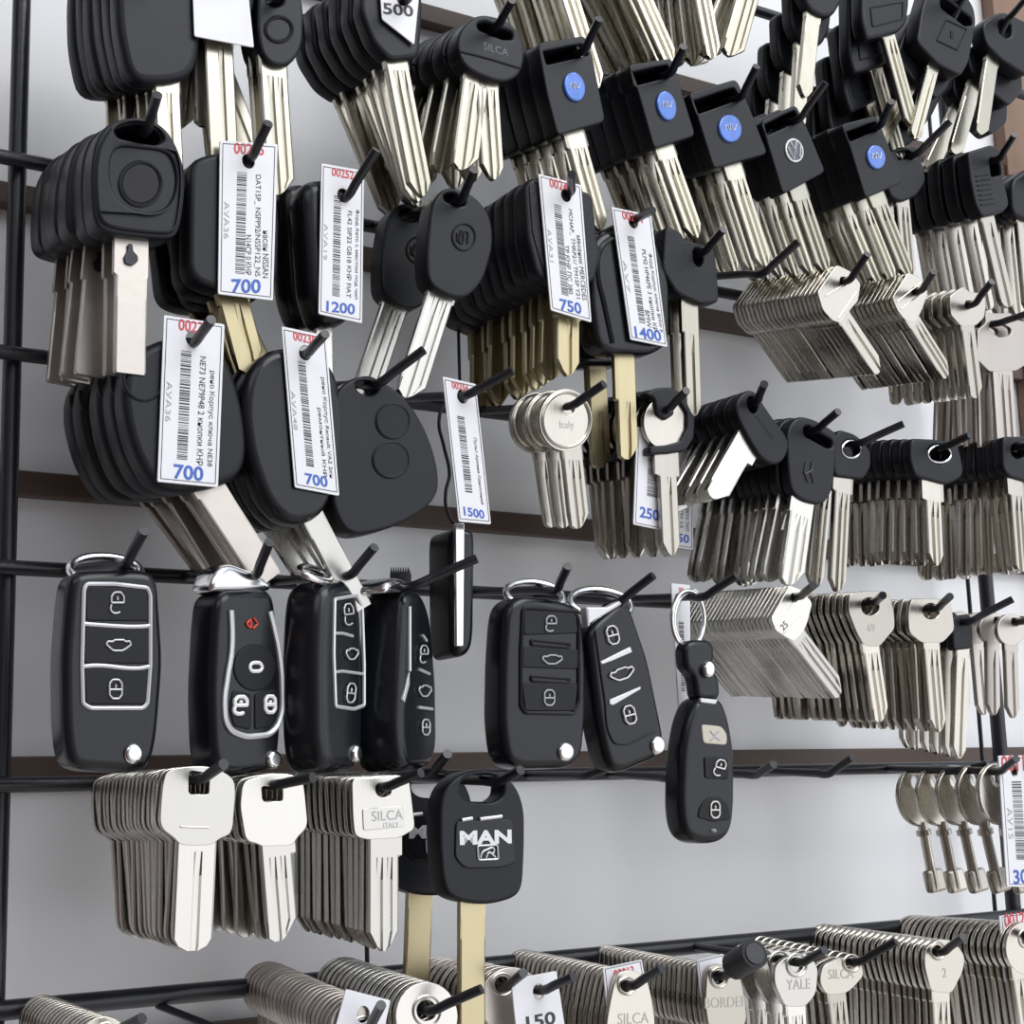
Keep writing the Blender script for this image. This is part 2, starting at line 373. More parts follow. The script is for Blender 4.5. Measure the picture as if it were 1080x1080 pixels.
pile((1047, 341), (1092, 328), 2, dict(p=[(1039, 330), (1067, 330), (1069, 336), (1083, 340), (1086, 382), (1072, 391), (1044, 392), (1031, 379), (1031, 348), (1040, 341)], r=1.6,
     holes=[[(1043, 342), (1055, 340), (1067, 346), (1066, 354), (1054, 356), (1044, 350)]], hr=2),
     dict(B=(1058, 386), T=(1064, 475), w=12.5, prof='two', tip='square', shoulder=(.003, 1, 1)), 'large pinkish steel key blank', 'at the right edge of the frame', n=5, sp=7, yf=-.05, fan=-6, jit=3, metal='rose')
pile((838, 629), (858, 617), 4, dict(p=[(833, 617), (846, 622), (857, 636), (852, 656), (847, 668), (838, 677), (827, 671), (818, 665), (813, 652)], r=1.2, holes=[[(834, 626), (842, 626), (843, 634), (835, 635)]], hr=1.4),
     dict(B=(840, 668), T=(888, 731), w=8.2, prof='two', tip='bevel'), 'bright hexagonal key blank', 'tilted beside the ringed oval fob', n=25, sp=2.35, yf=-.062, fan=1, jit=.8, metal='steel',
     decor=lambda L, r: (stroke(L, r, [[(817, 660), (843, 626)], [(826, 668), (854, 634)]], 'steel', 'embossed_line', .00025), lettering(L, r, '25', (827, 660), (822, 667), (840, 645), .0025, 'ink')))
pile((917, 635), (931, 628), 4, dict(p=[(896, 626), (915, 623), (937, 624), (943, 644), (944, 663), (936, 672), (928, 682), (912, 682), (904, 668), (895, 645)], r=2, holes=[[(908, 634), (917, 629), (927, 634), (928, 645), (918, 650), (909, 646)]], hr=2.6),
     dict(B=(919, 679), T=(931, 761), w=8.4, prof='two', tip='bevel'), 'square-headed large-holed key blank', 'right of the tilted hexagonal pile', n=15, sp=3.6, yf=-.058, fan=-4, jit=2.5,
     decor=lambda L, r: lettering(L, r, '69', (919, 662), (900, 663), (940, 662), .003, 'emboss'))
pile((983, 641), (1002, 629), 4, dict(p=[(961, 632), (980, 631), (1002, 632), (1005, 648), (1007, 664), (1000, 672), (994, 678), (972, 678), (959, 667), (958, 650)], r=2, holes=[[(973, 640), (982, 635), (991, 640), (991, 650), (982, 654), (974, 650)]], hr=2.4),
     dict(B=(983, 675), T=(991, 772), w=8.6, prof='two', tip='point'), 'smooth square-headed key blank', 'in the pile above the furniture keys', n=12, sp=4.3, yf=-.056, fan=-3, jit=2.5)
pile((1016, 655), (1068, 632), 4, dict(p=[(1004, 650), (1024, 647), (1027, 668), (1026, 684), (1006, 686)], r=2, t=4, bev=1), dict(B=(1018, 684), T=(1014, 800), w=7.5, prof='one', m='nickel'),
     'dark-headed narrow key', 'beside the smooth square-headed pile', n=6, sp=7, yf=-.045, fan=8, jit=3, car=True, hm='plastic')
pile((1072, 655), (1098, 645), 4, dict(p=oval(1067, 664, 15, 17), r=1, holes=[[(1067, 652), (1075, 652), (1075, 660), (1067, 660)]]),
     dict(B=(1067, 678), T=(1070, 757), w=7.5, prof='one'), 'small round-headed key', 'at the right edge below the dark-headed keys', n=4, sp=9, yf=-.05, fan=3, jit=3, metal='rose')

# round blanks and half-covered blanks, third hook row
pile((600, 427), (637, 405), 3, dict(p=oval(597, 443, 28, 33, 32) , r=.4, holes=[[(594, 427), (601, 424), (607, 428), (605, 436), (599, 438), (594, 434)]], hr=1.5),
     dict(B=(604, 474), T=(613, 557), w=8.2, prof='two', tip='bevel'), 'round-headed key blank with raised rim', 'right of the 1500 tag', n=3, sp=9, yf=-.058, fan=3, jit=3,
     decor=lambda L, r: (stroke(L, r, [oval(597, 443, 25, 29, 32) + [oval(597, 443, 25, 29, 32)[0]]], 'nickel', 'raised_rim', .0006, 0), lettering(L, r, 'Italy', (598, 449), (580, 451), (620, 450), .0034, 'emboss')))
pile((700, 432), (724, 412), 3, dict(p=oval(702, 446, 23, 28, 32), r=.4, holes=[[(694, 428), (701, 424), (707, 429), (706, 437), (700, 441), (694, 437)]], hr=1.5),
     dict(B=(704, 478), T=(709, 586), w=8, prof='one', tip='point', shoulder=(.008, 1.4, 1.3)), 'half-moon key with a black rim', 'hanging above the 250 tag', n=9, sp=5.6, yf=-.052, fan=1, jit=5,
     decor=lambda L, r: link('black_rim', plate(rounded(L.pts([(678, 415), (690, 410), (706, 409), (722, 418), (731, 440), (730, 462), (722, 476), (704, 479), (683, 480), (683, 471), (700, 470), (715, 466), (722, 452), (722, 436), (714, 423), (708, 421), (709, 438), (700, 444), (691, 438), (688, 421)]), .001), (), .0045, .0008, -.0014, 2), 'plastic', r))

# ------------------------------------------------------------------ black-headed car keys on the right, third hook row
pile((793, 424), (806, 405), 3, dict(p=[(787, 411), (797, 412), (803, 422), (818, 444), (832, 462), (832, 474), (827, 486), (817, 491), (803, 484), (790, 463), (777, 438), (776, 422)], r=3.5, t=6,
     holes=[[(789, 419), (797, 418), (800, 427), (797, 437), (790, 432)]], hr=1.5),
     dict(B=(793, 460), T=(757, 526), w=9.6, prof='flat', m='steel', tip='bevel', shoulder=(.008, 1.0, 1.45)), 'tilted black-headed key', 'right of the half-moon keys', n=8, sp=6.6, yf=-.06, fan=2, jit=3, car=True,
     decor=lambda L, r: lettering(L, r, 'BAODEAN', (806, 450), (795, 436), (818, 468), None, 'pad', length=.011))
def hlogo(L, r):
    stroke(L, r, [[(850, 488), (848, 498), (852, 508)], [(857, 487), (855, 497), (858, 509)], [(849, 500), (857, 496)]], 'ink', 'embossed_logo', .0005)
pile((856, 453), (884, 434), 3, dict(p=[(841, 438), (860, 442), (885, 457), (882, 474), (881, 496), (878, 520), (868, 533), (848, 529), (834, 518), (831, 488), (830, 452)], r=4, t=5,
     holes=[[(848, 451), (853, 449), (878, 464), (878, 472), (872, 472), (849, 459)]], hr=1.2),
     dict(B=(851, 526), T=(838, 617), w=11, prof='two', m='steel', tip='bevel', shoulder=(.006, 1.1, 1.0)), 'tall oval black-headed key', 'right of the tilted black-headed keys', n=10, sp=5.5, yf=-.058, fan=-2, jit=4, car=True, decor=hlogo)
def ringlet(cx, cy, rx, ry): return lambda L, r: stroke(L, r, [oval(cx, cy, rx, ry) + [oval(cx, cy, rx, ry)[0]]], 'chrome', 'hole_eyelet', .0004, 0)
pile((903, 467), (953, 447), 3, dict(p=[(884, 452), (904, 458), (919, 475), (920, 492), (911, 506), (896, 504), (880, 502), (879, 470)], r=3, t=5, holes=[oval(897, 474, 11, 9) and [(888, 470), (893, 465), (902, 465), (908, 471), (907, 479), (899, 483), (890, 480)]], hr=1.5),
     dict(B=(893, 502), T=(887, 623), w=8, prof='two', m='nickel', tip='point', shoulder=(.006, 1.3, 1.3)), 'small square black-headed key with eyelet', 'behind the long bent hook', n=3, sp=9, yf=-.05, fan=-4, jit=3, car=True, decor=ringlet(898, 474, 10, 9))
pile((992, 471), (1023, 459), 3, dict(p=[(961, 462), (985, 463), (1010, 466), (1015, 486), (1017, 500), (1010, 506), (998, 511), (965, 502), (960, 484)], r=2.5, t=5, holes=[[(979, 473), (986, 469), (998, 472), (1004, 479), (1001, 486), (990, 489), (981, 483)]], hr=1.6),
     dict(B=(987, 506), T=(991, 596), w=8.4, prof='two', m='nickel', tip='point', shoulder=(.008, 1.45, 1.45)), 'square black-headed key with eyelet', 'left of the white panel joint', n=10, sp=5.4, yf=-.056, fan=-2, jit=4, car=True, decor=ringlet(991, 479, 12, 9))
pile((1074, 471), (1106, 458), 3, dict(p=[(1058, 460), (1080, 460), (1104, 464), (1108, 500), (1098, 512), (1065, 503), (1058, 494)], r=2.5, t=5, holes=[[(1067, 471), (1074, 467), (1083, 471), (1083, 480), (1074, 484), (1067, 479)]], hr=1.6),
     dict(B=(1075, 506), T=(1082, 602), w=8.2, prof='two', m='nickel', tip='round', shoulder=(.006, 1.3, 1.3)), 'square black-headed key', 'in the pile cut by the right edge', n=10, sp=5.2, yf=-.054, fan=-3, jit=4, car=True)

# ------------------------------------------------------------------ slot-topped keys with domed badges, first hook row
def badge(cx, cy, rx, ry, kind='blue'):
    def f(L, r):
        px = oval(cx, cy, rx, ry, 28, -15)
        if kind == 'blue':
            bo = link('badge', plate(L.pts(px), (), .0016, .0007, -.0010, 3), 'badge', r)
            stroke(L, r, [[(cx - rx * .5, cy + 3), (cx - rx * .35, cy - 3), (cx - rx * .1, cy + 2), (cx, cy - 4), (cx + rx * .2, cy + 2), (cx + rx * .5, cy - 4)]], 'silver', 'badge_script', .0002, -.0011, par=bo)
        else:
            bo = link('badge', plate(L.pts(px), (), .0012, .0004, -.0007, 3), 'silver', r)
            link('badge_field', plate(L.pts(oval(cx, cy, rx * .84, ry * .84, 28, -15)), (), .0006, .0001, -.0008, 2), 'slate', bo)
            stroke(L, r, [rot([(cx - rx * .35, cy - ry * .75), (cx, cy - ry * .02), (cx + rx * .35, cy - ry * .75)], cx, cy, -12),
                          rot([(cx - rx * .72, cy - ry * .35), (cx - rx * .35, cy + ry * .7), (cx, cy + ry * .05), (cx + rx * .35, cy + ry * .7), (cx + rx * .72, cy - ry * .35)], cx, cy, -12)], 'white', 'badge_letters', .0004, -.0009, par=bo, hard=True)
    return f
def slotkey(tl, tr, r_, br, bl, l_, slot, hole, tip, bB, bT, bd, where, n, row=1, fan=0, kind='blue', what='black slot-topped key with blue badge', sp=8.6, extra=None):
    pile(hole, tip, row, dict(p=[tl, tr, r_, br, bl, l_], r=2.4, t=8, bev=.7, holes=[slot], hr=.8),
         [dict(B=bB, T=bT, w=8.6, prof='two', m='pale', tip='point', shoulder=(.004, 1.15, 1.15))], what, where, n=n, sp=sp, yf=-.056, fan=fan * .25, jit=1.3, car=True, decor=badge(*bd, kind))
slotkey((567, 45), (618, 37), (625, 58), (639, 128), (588, 143), (577, 100), [(573, 54), (614, 46), (621, 58), (577, 68)], (612, 54), (632, 20), (612, 140), (640, 240), (605, 92, 11, 16), 'leftmost of the badge row', 5)
slotkey((662, 68), (709, 61), (715, 82), (734, 143), (690, 157), (672, 93), [(667, 76), (704, 68), (710, 80), (670, 90)], (703, 78), (721, 49), (707, 152), (741, 248), (702, 112, 10, 16), 'second of the badge row', 5, fan=4)
slotkey((726, 98), (777, 83), (788, 106), (810, 162), (753, 178), (735, 120), [(731, 106), (774, 92), (782, 104), (736, 120)], (777, 103), (798, 70), (780, 174), (814, 280), (769, 136, 12, 15), 'third of the badge row', 5, fan=3)
slotkey((803, 127), (840, 110), (854, 140), (871, 181), (826, 205), (808, 145), [(805, 132), (838, 116), (844, 127), (810, 142)], (838, 126), (871, 87), (848, 196), (878, 285), (837, 159, 9.5, 13), 'fourth of the badge row', 6, kind='vw', what='black slot-topped key with silver round badge', fan=4)
slotkey((887, 131), (925, 121), (937, 152), (953, 192), (913, 209), (896, 153), [(892, 139), (924, 128), (928, 136), (897, 149)], (923, 134), (940, 107), (931, 203), (966, 290), (923, 166, 9.5, 13), 'rightmost of the badge row', 6, fan=5)
pile((962, 163), (1002, 128), 1, dict(p=[(938, 160), (954, 153), (970, 162), (978, 190), (968, 206), (952, 213), (940, 208), (930, 180)], r=3, t=6, holes=[[(946, 160), (966, 158), (966, 166), (948, 168)]], hr=.8),
     dict(B=(956, 208), T=(964, 292), w=8, prof='two', tip='point'), 'small rounded black-headed key', 'right of the last blue badge', n=2, sp=8, yf=-.045, fan=0, jit=3, car=True)
def ribs(L, r):
    stroke(L, r, [[(1029 + k * .9, 186 + k * 5), (1043 + k * .9, 184 + k * 5)] for k in range(7)], 'plastic', 'grip_ribs', .0004)
pile((1049, 168), (1070, 142), 1, dict(p=[(1021, 160), (1047, 152), (1056, 158), (1058, 186), (1065, 216), (1058, 224), (1036, 229), (1029, 215), (1024, 190)], r=2.2, t=7, holes=[[(1044, 168), (1053, 166), (1056, 184), (1046, 186)]], hr=1),
     dict(B=(1046, 224), T=(1069, 322), w=9, prof='one', m='nickel', tip='round'), 'ribbed rectangular black key', 'at upper right beside the post', n=5, sp=8.4, yf=-.056, fan=-3, jit=3, car=True, decor=ribs)
pile((1090, 186), (1112, 160), 1, dict(p=[(1067, 190), (1085, 176), (1106, 184), (1112, 220), (1090, 234), (1068, 226)], r=4, t=7), dict(B=(1084, 226), T=(1094, 330), w=9, prof='one', m='nickel', tip='point'),
     'round black-headed key', 'cut by the right edge of the frame', n=5, sp=8, yf=-.05, fan=-2, jit=3, car=True)

# ------------------------------------------------------------------ second hook row
def texture_pad(px): return lambda L, r: disc(L, r, px, 'rubber', 'grained_pad', t=.0008, y=-.0004, bev=.0003, r=2)
pile((597, 205), (603, 184), 2, dict(p=[(553, 195), (562, 186), (570, 190), (572, 182), (586, 183), (590, 194), (625, 203), (634, 270), (628, 296), (600, 306), (566, 290), (556, 250)], r=3, t=7),
     dict(B=(604, 292), T=(604, 394), w=9.5, prof='one', m='brass', tip='point', shoulder=(.014, 1.15, 1.15)), 'grained black key with long gold blade', 'behind the 750 tag', n=10, sp=7, yf=-.060, fan=1.5, jit=2, car=True, hm='plastic',
     decor=texture_pad([(557, 193), (586, 196), (622, 207), (630, 270), (622, 290), (600, 298), (572, 284), (561, 246)]))
pile((668, 232), (688, 222), 2, dict(p=[(622, 262), (632, 246), (648, 240), (692, 248), (708, 300), (707, 362), (690, 373), (645, 372), (630, 362), (624, 320)], r=4, t=11, bev=2.4),
     [dict(B=(668, 370), T=(672, 482), w=8.2, prof='one', m='brass', tip='bevel', shoulder=(.017, 1.2, 1.0))], 'thick black remote key with gold blade', 'behind the 1400 tag', n=2, sp=19, yf=-.056, fan=2, jit=1, car=True, hm='gloss',
     decor=lambda L, r: stroke(L, r, [[(646, 362), (637, 320), (630, 285), (634, 262), (646, 252)]], 'gloss', 'moulded_ridge', .0009, -.0001))
pile((738, 266), (763, 242), 2, dict(p=[(701, 250), (703, 237), (720, 245), (722, 252), (754, 261), (757, 285), (759, 319), (740, 321), (714, 309), (699, 284)], r=2.5, t=7, holes=[[(732, 262), (740, 262), (742, 276), (738, 282), (732, 276)]], hr=1.5),
     dict(B=(733, 316), T=(737, 437), w=7, prof='one', m='pale', tip='point', shoulder=(.012, 1.2, 1.1)), 'small grained black key with gold blade', 'right of the 1400 tag', n=2, sp=7, yf=-.056, fan=0, jit=1, car=True, hm='rubber')
hook((800, 288), (842, 255), -.06, 2)
def tear(L, r):
    o = oval(489, 250, 12, 14)
    stroke(L, r, [o + [o[0]], [(486, 243), (486, 257), (491, 244), (493, 257)], [(482, 246), (482, 255)]], 'pad', 'round_embossed_logo', .0004)
pile((483, 210), (500, 179), 2, dict(p=[(466, 200), (476, 197), (494, 202), (508, 213), (519, 230), (521, 258), (511, 294), (498, 310), (486, 315), (470, 311), (451, 298), (450, 266), (453, 232), (457, 212)], r=4, t=9, bev=2.6,
     holes=[[(468, 205), (478, 203), (491, 211), (491, 216), (482, 217), (470, 212)]], hr=1),
     dict(B=(474, 300), T=(437, 417), w=9.6, prof='two', m='steel', tip='bevel', shoulder=(.004, 1.1, 1.1)), 'smooth teardrop black key', 'between the 1200 and 750 tags', n=2, sp=31, yf=-.06, fan=0, jit=1, car=True, decor=tear)
pile((362, 208), (397, 158), 2, dict(p=[(318, 196), (332, 186), (372, 190), (384, 215), (388, 300), (372, 338), (340, 346), (326, 310)], r=5, t=13, bev=4),
     dict(B=(350, 340), T=(352, 404), w=5.5, prof='flat', m='steel', tip='square', shoulder=(.002, 1, 1)), 'long black folding key', 'behind the 1200 tag', n=2, sp=16, yf=-.052, fan=0, jit=.5, car=True, hm='gloss')
def vwrecess(L, r):
    rim = [(112, 140), (122, 128), (140, 124), (160, 128), (178, 142), (188, 160), (193, 180), (192, 212), (186, 248), (158, 247), (124, 243), (104, 236), (100, 212), (99, 180), (103, 156)]
    rec = [(120, 154), (148, 157), (176, 160), (184, 178), (185, 200), (176, 220), (156, 226), (134, 220), (118, 205), (114, 178)]
    link('raised_rim', plate(rounded(L.pts(rim), .004), [rounded(L.pts(rec), .004), rounded(L.pts([(119, 135), (135, 130), (150, 129), (167, 136), (173, 149), (163, 154), (145, 151), (122, 146)]), .0012)], .0022, .0009, -.0010, 3), 'plastic', r)
    a = [(119, 152), (116, 175), (118, 200), (130, 221), (150, 229), (172, 226), (184, 210), (186, 185), (183, 160)]
    o = oval(148, 194, 22, 23); stroke(L, r, [o + [o[0]]], 'plastic', 'thumb_ring', .0006, 0)
    disc(L, r, oval(148, 194, 20, 21), 'pad', 'thumb_disc', t=.0008, y=-.0003, r=0)
def keyhole(L, r):
    disc(L, r, [(138, 254), (143, 254), (144, 262), (149, 267), (149, 273), (143, 277), (136, 275), (134, 268), (138, 262)], 'wire', 'milled_keyhole', t=.0003, y=.0026, bev=.0001, r=.6)
pile((152, 138), (166, 100), 2, dict(p=[(140, 122), (112, 130), (100, 150), (96, 180), (97, 215), (101, 240), (122, 247), (160, 251), (188, 252), (195, 210), (196, 180), (188, 155), (176, 135), (160, 126)], r=5, t=9, bev=2.4,
     holes=[[(121, 136), (135, 132), (150, 131), (165, 137), (171, 148), (163, 153), (145, 150), (124, 144)]], hr=1.2),
     dict(B=(144, 248), T=(142, 391), w=9.2, prof='flat', m='rose', tip='square', shoulder=(.011, 1.16, 1.05)), 'broad black key with thumb disc', 'at upper left of the frame', n=6, sp=9.6, yf=-.062, fan=-5, jit=3, car=True, decor=lambda L, r: (vwrecess(L, r), keyhole(L, r)))
pile((262, 167), (283, 130), 2, dict(p=[(200, 168), (235, 158), (288, 160), (296, 230), (294, 300), (262, 312), (222, 304), (198, 290)], r=5, t=9, bev=2),
     [dict(B=(250, 306), T=(272, 388), w=10, prof='one', m='brass', tip='bevel')], 'black key with wide gold blade', 'behind the upper 700 tag', n=4, sp=12, yf=-.055, fan=12, jit=5, car=True)

# ------------------------------------------------------------------ third hook row, left: big remote heads
pile((202, 362), (223, 337), 3, dict(p=[(150, 366), (185, 352), (222, 356), (245, 385), (258, 430), (263, 478), (254, 503), (228, 514), (192, 520), (160, 512), (138, 470), (128, 420), (132, 385)], r=6, t=9.5, bev=2.6),
     dict(B=(222, 505), T=(290, 610), w=9.5, prof='flat', m='rose', tip='square', shoulder=(.003, 1.1, 1)), 'large oval black remote key', 'at the lower left 700 tag', n=6, sp=10.4, yf=-.058, fan=8, jit=6, car=True,
     decor=lambda L, r: stroke(L, r, [oval(152, 398, 22, 24, 24)[2:14]], 'plastic', 'thumb_ring', .0006, 0))
pile((320, 374), (343, 352), 3, dict(p=[(262, 390), (280, 370), (305, 364), (340, 372), (358, 395), (366, 440), (362, 500), (342, 545), (308, 556), (280, 530), (262, 480), (255, 430)], r=6, t=10, bev=3),
     dict(B=(330, 530), T=(388, 641), w=8, prof='flat', m='steel', tip='square', shoulder=(.003, 1.1, 1)), 'large black remote key', 'behind the slanted 700 tag', n=4, sp=13, yf=-.0582, fan=3, jit=4, car=True, hm='gloss')
def two_buttons(L, r):
    for k, (cx, cy, rx, ry) in enumerate(((414, 444, 17, 18), (412, 485, 18.5, 18.5))):
        o = oval(cx, cy, rx, ry); disc(L, r, o, 'pad', 'button', t=.0016, y=-.0004, r=0)
        stroke(L, r, [o + [o[0]]], 'plastic', 'button_rim', .0005, -.0001)
pile((396, 404), (447, 369), 3, dict(p=[(384, 395), (364, 402), (351, 420), (347, 470), (350, 530), (362, 558), (378, 565), (413, 557), (441, 543), (462, 524), (464, 500), (455, 465), (440, 435), (424, 415), (404, 402)], r=5, t=10, bev=2.6,
     holes=[[(376, 403), (387, 399), (399, 404), (399, 413), (388, 417), (377, 412)]], hr=2),
     None, 'two-button black remote head', 'right of the slanted 700 tag', n=1, yf=-.058, car=True, decor=two_buttons)

# ------------------------------------------------------------------ top of the frame
pile((165, -40), (180, -62), 1, dict(p=[(130, -75), (205, -75), (214, -10), (211, 60), (200, 82), (170, 88), (136, 84), (124, 30), (122, -30)], r=6, t=8, bev=2.4),
     dict(B=(180, 82), T=(185, 186), w=8, prof='one', m='pale', tip='square'), 'large black-headed key', 'cut by the top left of the frame', n=6, sp=8.6, yf=-.056, fan=0, jit=2, car=True)
pile((236, -46), (250, -70), 1, dict(p=[(212, -60), (240, -66), (262, -50), (268, 10), (240, 30), (216, 24)], r=4, t=7),
     dict(B=(222, 20), T=(224, 130), w=9.5, prof='one', m='steel', tip='bevel'), 'black key with bright blade', 'under the blank white tag', n=4, sp=9, yf=-.050, fan=-15, jit=8, car=True)
pile((244, -44), (262, -66), 1, dict(p=[(222, -56), (250, -60), (268, -46), (270, 8), (250, 36), (228, 30)], r=4, t=7),
     dict(B=(234, 34), T=(240, 166), w=9.5, prof='one', m='pale', tip='bevel'), 'black key with long pale gold blade', 'under the blank white tag', n=3, sp=12, yf=-.056, fan=14, jit=6, car=True)
pile((291, -4), (310, -30), 1, dict(p=[(273, -30), (312, -30), (321, 10), (320, 48), (308, 68), (290, 70), (276, 58), (271, 30)], r=4, t=7, holes=[[(281, -8), (300, -8), (299, 4), (290, 7), (282, 3)]], hr=1.5),
     dict(B=(292, 66), T=(301, 202), w=9.5, prof='two', m='pale', tip='bevel'), 'rounded black key with ring mark', 'beside the blank white tag', n=2, sp=8, yf=-.056, fan=0, jit=2, car=True,
     decor=lambda L, r: stroke(L, r, [oval(294, 31, 14, 13) + [oval(294, 31, 14, 13)[0]]], 'pad', 'thumb_ring', .0007, 0))
pile((425, 2), (438, -18), 1, dict(p=[(384, -35), (430, -40), (447, 0), (443, 60), (412, 64), (393, 44), (380, 10)], r=3, t=7),
     dict(B=(422, 60), T=(450, 204), w=8.8, prof='two', m='pale', tip='point'), 'black-headed key with a long grooved blade', 'behind the 500 tag', n=6, sp=9.6, yf=-.058, fan=11, jit=8, car=True)
pile((521, 28), (540, 0), 1, dict(p=[(493, 22), (508, 14), (534, 20), (549, 34), (555, 56), (549, 80), (530, 88), (498, 76), (484, 62), (482, 38)], r=4, t=8, bev=1.6, holes=[[(504, 25), (512, 23), (540, 33), (541, 41), (530, 41), (505, 31)]], hr=1),
     [dict(B=(508, 76), T=(495, 176), w=10, prof='two', m='pale', tip='bevel'), dict(B=(519, 80), T=(526, 186), w=9, prof='two', m='pale', tip='point')], 'rounded black key with a name strip', 'left of the badge row', n=5, sp=9.6, yf=-.056, fan=-13, jit=4, car=True,
     decor=lambda L, r: (stroke(L, r, [[(484, 54), (516, 62), (548, 72)]], 'pad', 'moulded_groove', .0004), lettering(L, r, 'SILCA', (523, 52), (505, 45), (540, 55), .0028, 'slate')))
RH = dict(r=3, t=4.2, bev=1)
def topset(H, tip, hp, B, T, what, where, n, sp, fan, jit, m='pale', w=8.5, extra=None, t=4.2):
    pile(H, tip, 0 if H[1] < -25 else 1, dict(p=hp, r=3, t=t, bev=1), [dict(B=B, T=T, w=w, prof='two', m=m, tip='bevel')] + ([extra] if extra else []), what, where, n=n, sp=sp, yf=-.055, fan=fan, jit=jit, car=True, hm='plastic')
topset((577, -86), (590, -100), [(560, -95), (600, -95), (612, -60), (606, -30), (575, -24), (558, -60)], (594, -34), (634, 92), 'key with a pale grooved blade', 'hanging above the leftmost blue badge', 9, 6, 2, 4)
topset((656, -86), (672, -105), [(638, -95), (680, -95), (690, -60), (684, -30), (655, -24), (636, -60)], (668, -34), (712, 66), 'key with a pale grooved blade', 'hanging above the second blue badge', 8, 6.6, 3, 6)
topset((728, -86), (745, -105), [(712, -95), (752, -95), (760, -60), (756, -30), (728, -24), (708, -60)], (738, -34), (756, 60), 'key with a pale grooved blade', 'hanging above the third blue badge', 8, 6.4, -2, 5, m='nickel')
topset((800, -80), (815, -100), [(786, -90), (826, -90), (834, -60), (826, -28), (800, -24), (784, -50)], (800, -34), (774, 58), 'key slanting down to the left', 'hanging above the third blue badge', 3, 8, -8, 3, w=10)
pile((862, -28), (880, -50), 1, dict(p=[(846, -50), (882, -50), (892, -20), (888, 2), (880, 16), (868, 18), (853, 9), (846, -10)], r=3, t=6), dict(B=(862, 12), T=(853, 100), w=7.4, prof='flat', m='pale', tip='point'),
     'grained black key with plain pointed blade', 'above the silver badge', n=6, sp=8.4, yf=-.052, fan=-5, jit=5, car=True, hm='rubber')
pile((938, -34), (955, -55), 1, dict(p=[(908, -50), (952, -50), (960, 0), (957, 24), (948, 34), (914, 42), (909, 20)], r=3, t=7), dict(B=(941, 30), T=(969, 132), w=8, prof='two', m='pale', tip='point'),
     'large black-headed key', 'above the rightmost blue badge', n=6, sp=8.6, yf=-.054, fan=9, jit=6, car=True,
     decor=lambda L, r: stroke(L, r, [[(918, 8), (952, 2), (952, 20), (920, 28), (918, 8)]], 'pad', 'moulded_frame', .0004))
pile((1012, 6), (1024, -20), 1, dict(p=[(979, -14), (1012, -18), (1028, 8), (1030, 24), (1022, 66), (1014, 80), (990, 68), (967, 44), (972, 10)], r=2.6, t=8, holes=[[(992, 0), (998, -2), (1024, 18), (1026, 26), (1018, 27), (993, 8)]], hr=1),
     dict(B=(991, 66), T=(971, 142), w=6.4, prof='one', m='pale', tip='round'), 'tilted black key with a framed letter', 'top right beside the post', n=4, sp=8.6, yf=-.056, fan=-16, jit=8, car=True,
     decor=lambda L, r: (stroke(L, r, [rot([(992, 25), (1016, 25), (1016, 49), (992, 49), (992, 25)], 1004, 37, 25)], 'pad', 'moulded_frame', .0004), lettering(L, r, 'E', (1004, 37), (995, 33), (1013, 41), .0035, 'pad', 'moulded_letter', y=-.0002)))
pile((1060, 27), (1084, -4), 1, dict(p=[(1036, 25), (1048, 15), (1060, 12), (1090, 26), (1096, 60), (1084, 80), (1056, 62), (1040, 46)], r=3, t=8, holes=[[(1053, 24), (1059, 20), (1067, 26), (1067, 38), (1060, 40), (1054, 34)]], hr=1.6),
     dict(B=(1053, 58), T=(1041, 140), w=7.5, prof='flat', m='pale', tip='bevel'), 'black key with round hole', 'cut by the top right corner', n=3, sp=9, yf=-.055, fan=-12, jit=4, car=True)

# ------------------------------------------------------------------ bottom row of round-headed blanks
def ringhead(H, tip, c, r, hole, B, T, what, where, n, sp, yf, m='steel', fan=0, jit=2, txt=None, ry=None, w=8.5):
    def dec(L, root):
        o = oval(*hole[:2], hole[2] * 1.45, hole[3] * 1.45); stroke(L, root, [o + [o[0]]], m, 'raised_ring', .0004, 0)
        if txt: lettering(L, root, txt, (c[0], c[1] + r * .55), (c[0] - 10, c[1] + r * .55), (c[0] + 10, c[1] + r * .5), .003, 'emboss')
    pile(H, tip, 6, dict(p=oval(*c, r, ry or r * 1.1, 32), r=.4, holes=[oval(*hole) and rounded_px(hole)], hr=.3), dict(B=B, T=T, w=w, prof='two', tip='bevel'), what, where, n=n, sp=sp, yf=yf, fan=fan, jit=jit, metal=m, decor=dec)
def rounded_px(h): return oval(*h, 20)
ringhead((112, 1090), (150, 1074), (110, 1105), 30, (112, 1092, 9, 9), (110, 1135), (112, 1220), 'round key blank', 'at the lower left corner', 18, 3, -.06, 'nickel')
ringhead((384, 1082), (402, 1060), (378, 1086), 30, (384, 1085, 9, 9), (378, 1116), (380, 1200), 'round key blank', 'behind the blank tilted tag', 24, 2.7, -.062, 'rose', fan=4)
ringhead((450, 1064), (508, 1043), (450, 1072), 33, (450, 1066, 10, 11), (450, 1106), (450, 1190), 'pale round key blank with ringed hole', 'below the lorry keys', 17, 3.3, -.058, 'steel', txt='SSD')
ringhead((528, 1040), (552, 1026), (540, 1056), 34, (530, 1038, 8, 8), (540, 1090), (540, 1190), 'round key blank', 'left of the 150 tag', 12, 4, -.05, 'rose', fan=-4, ry=36)
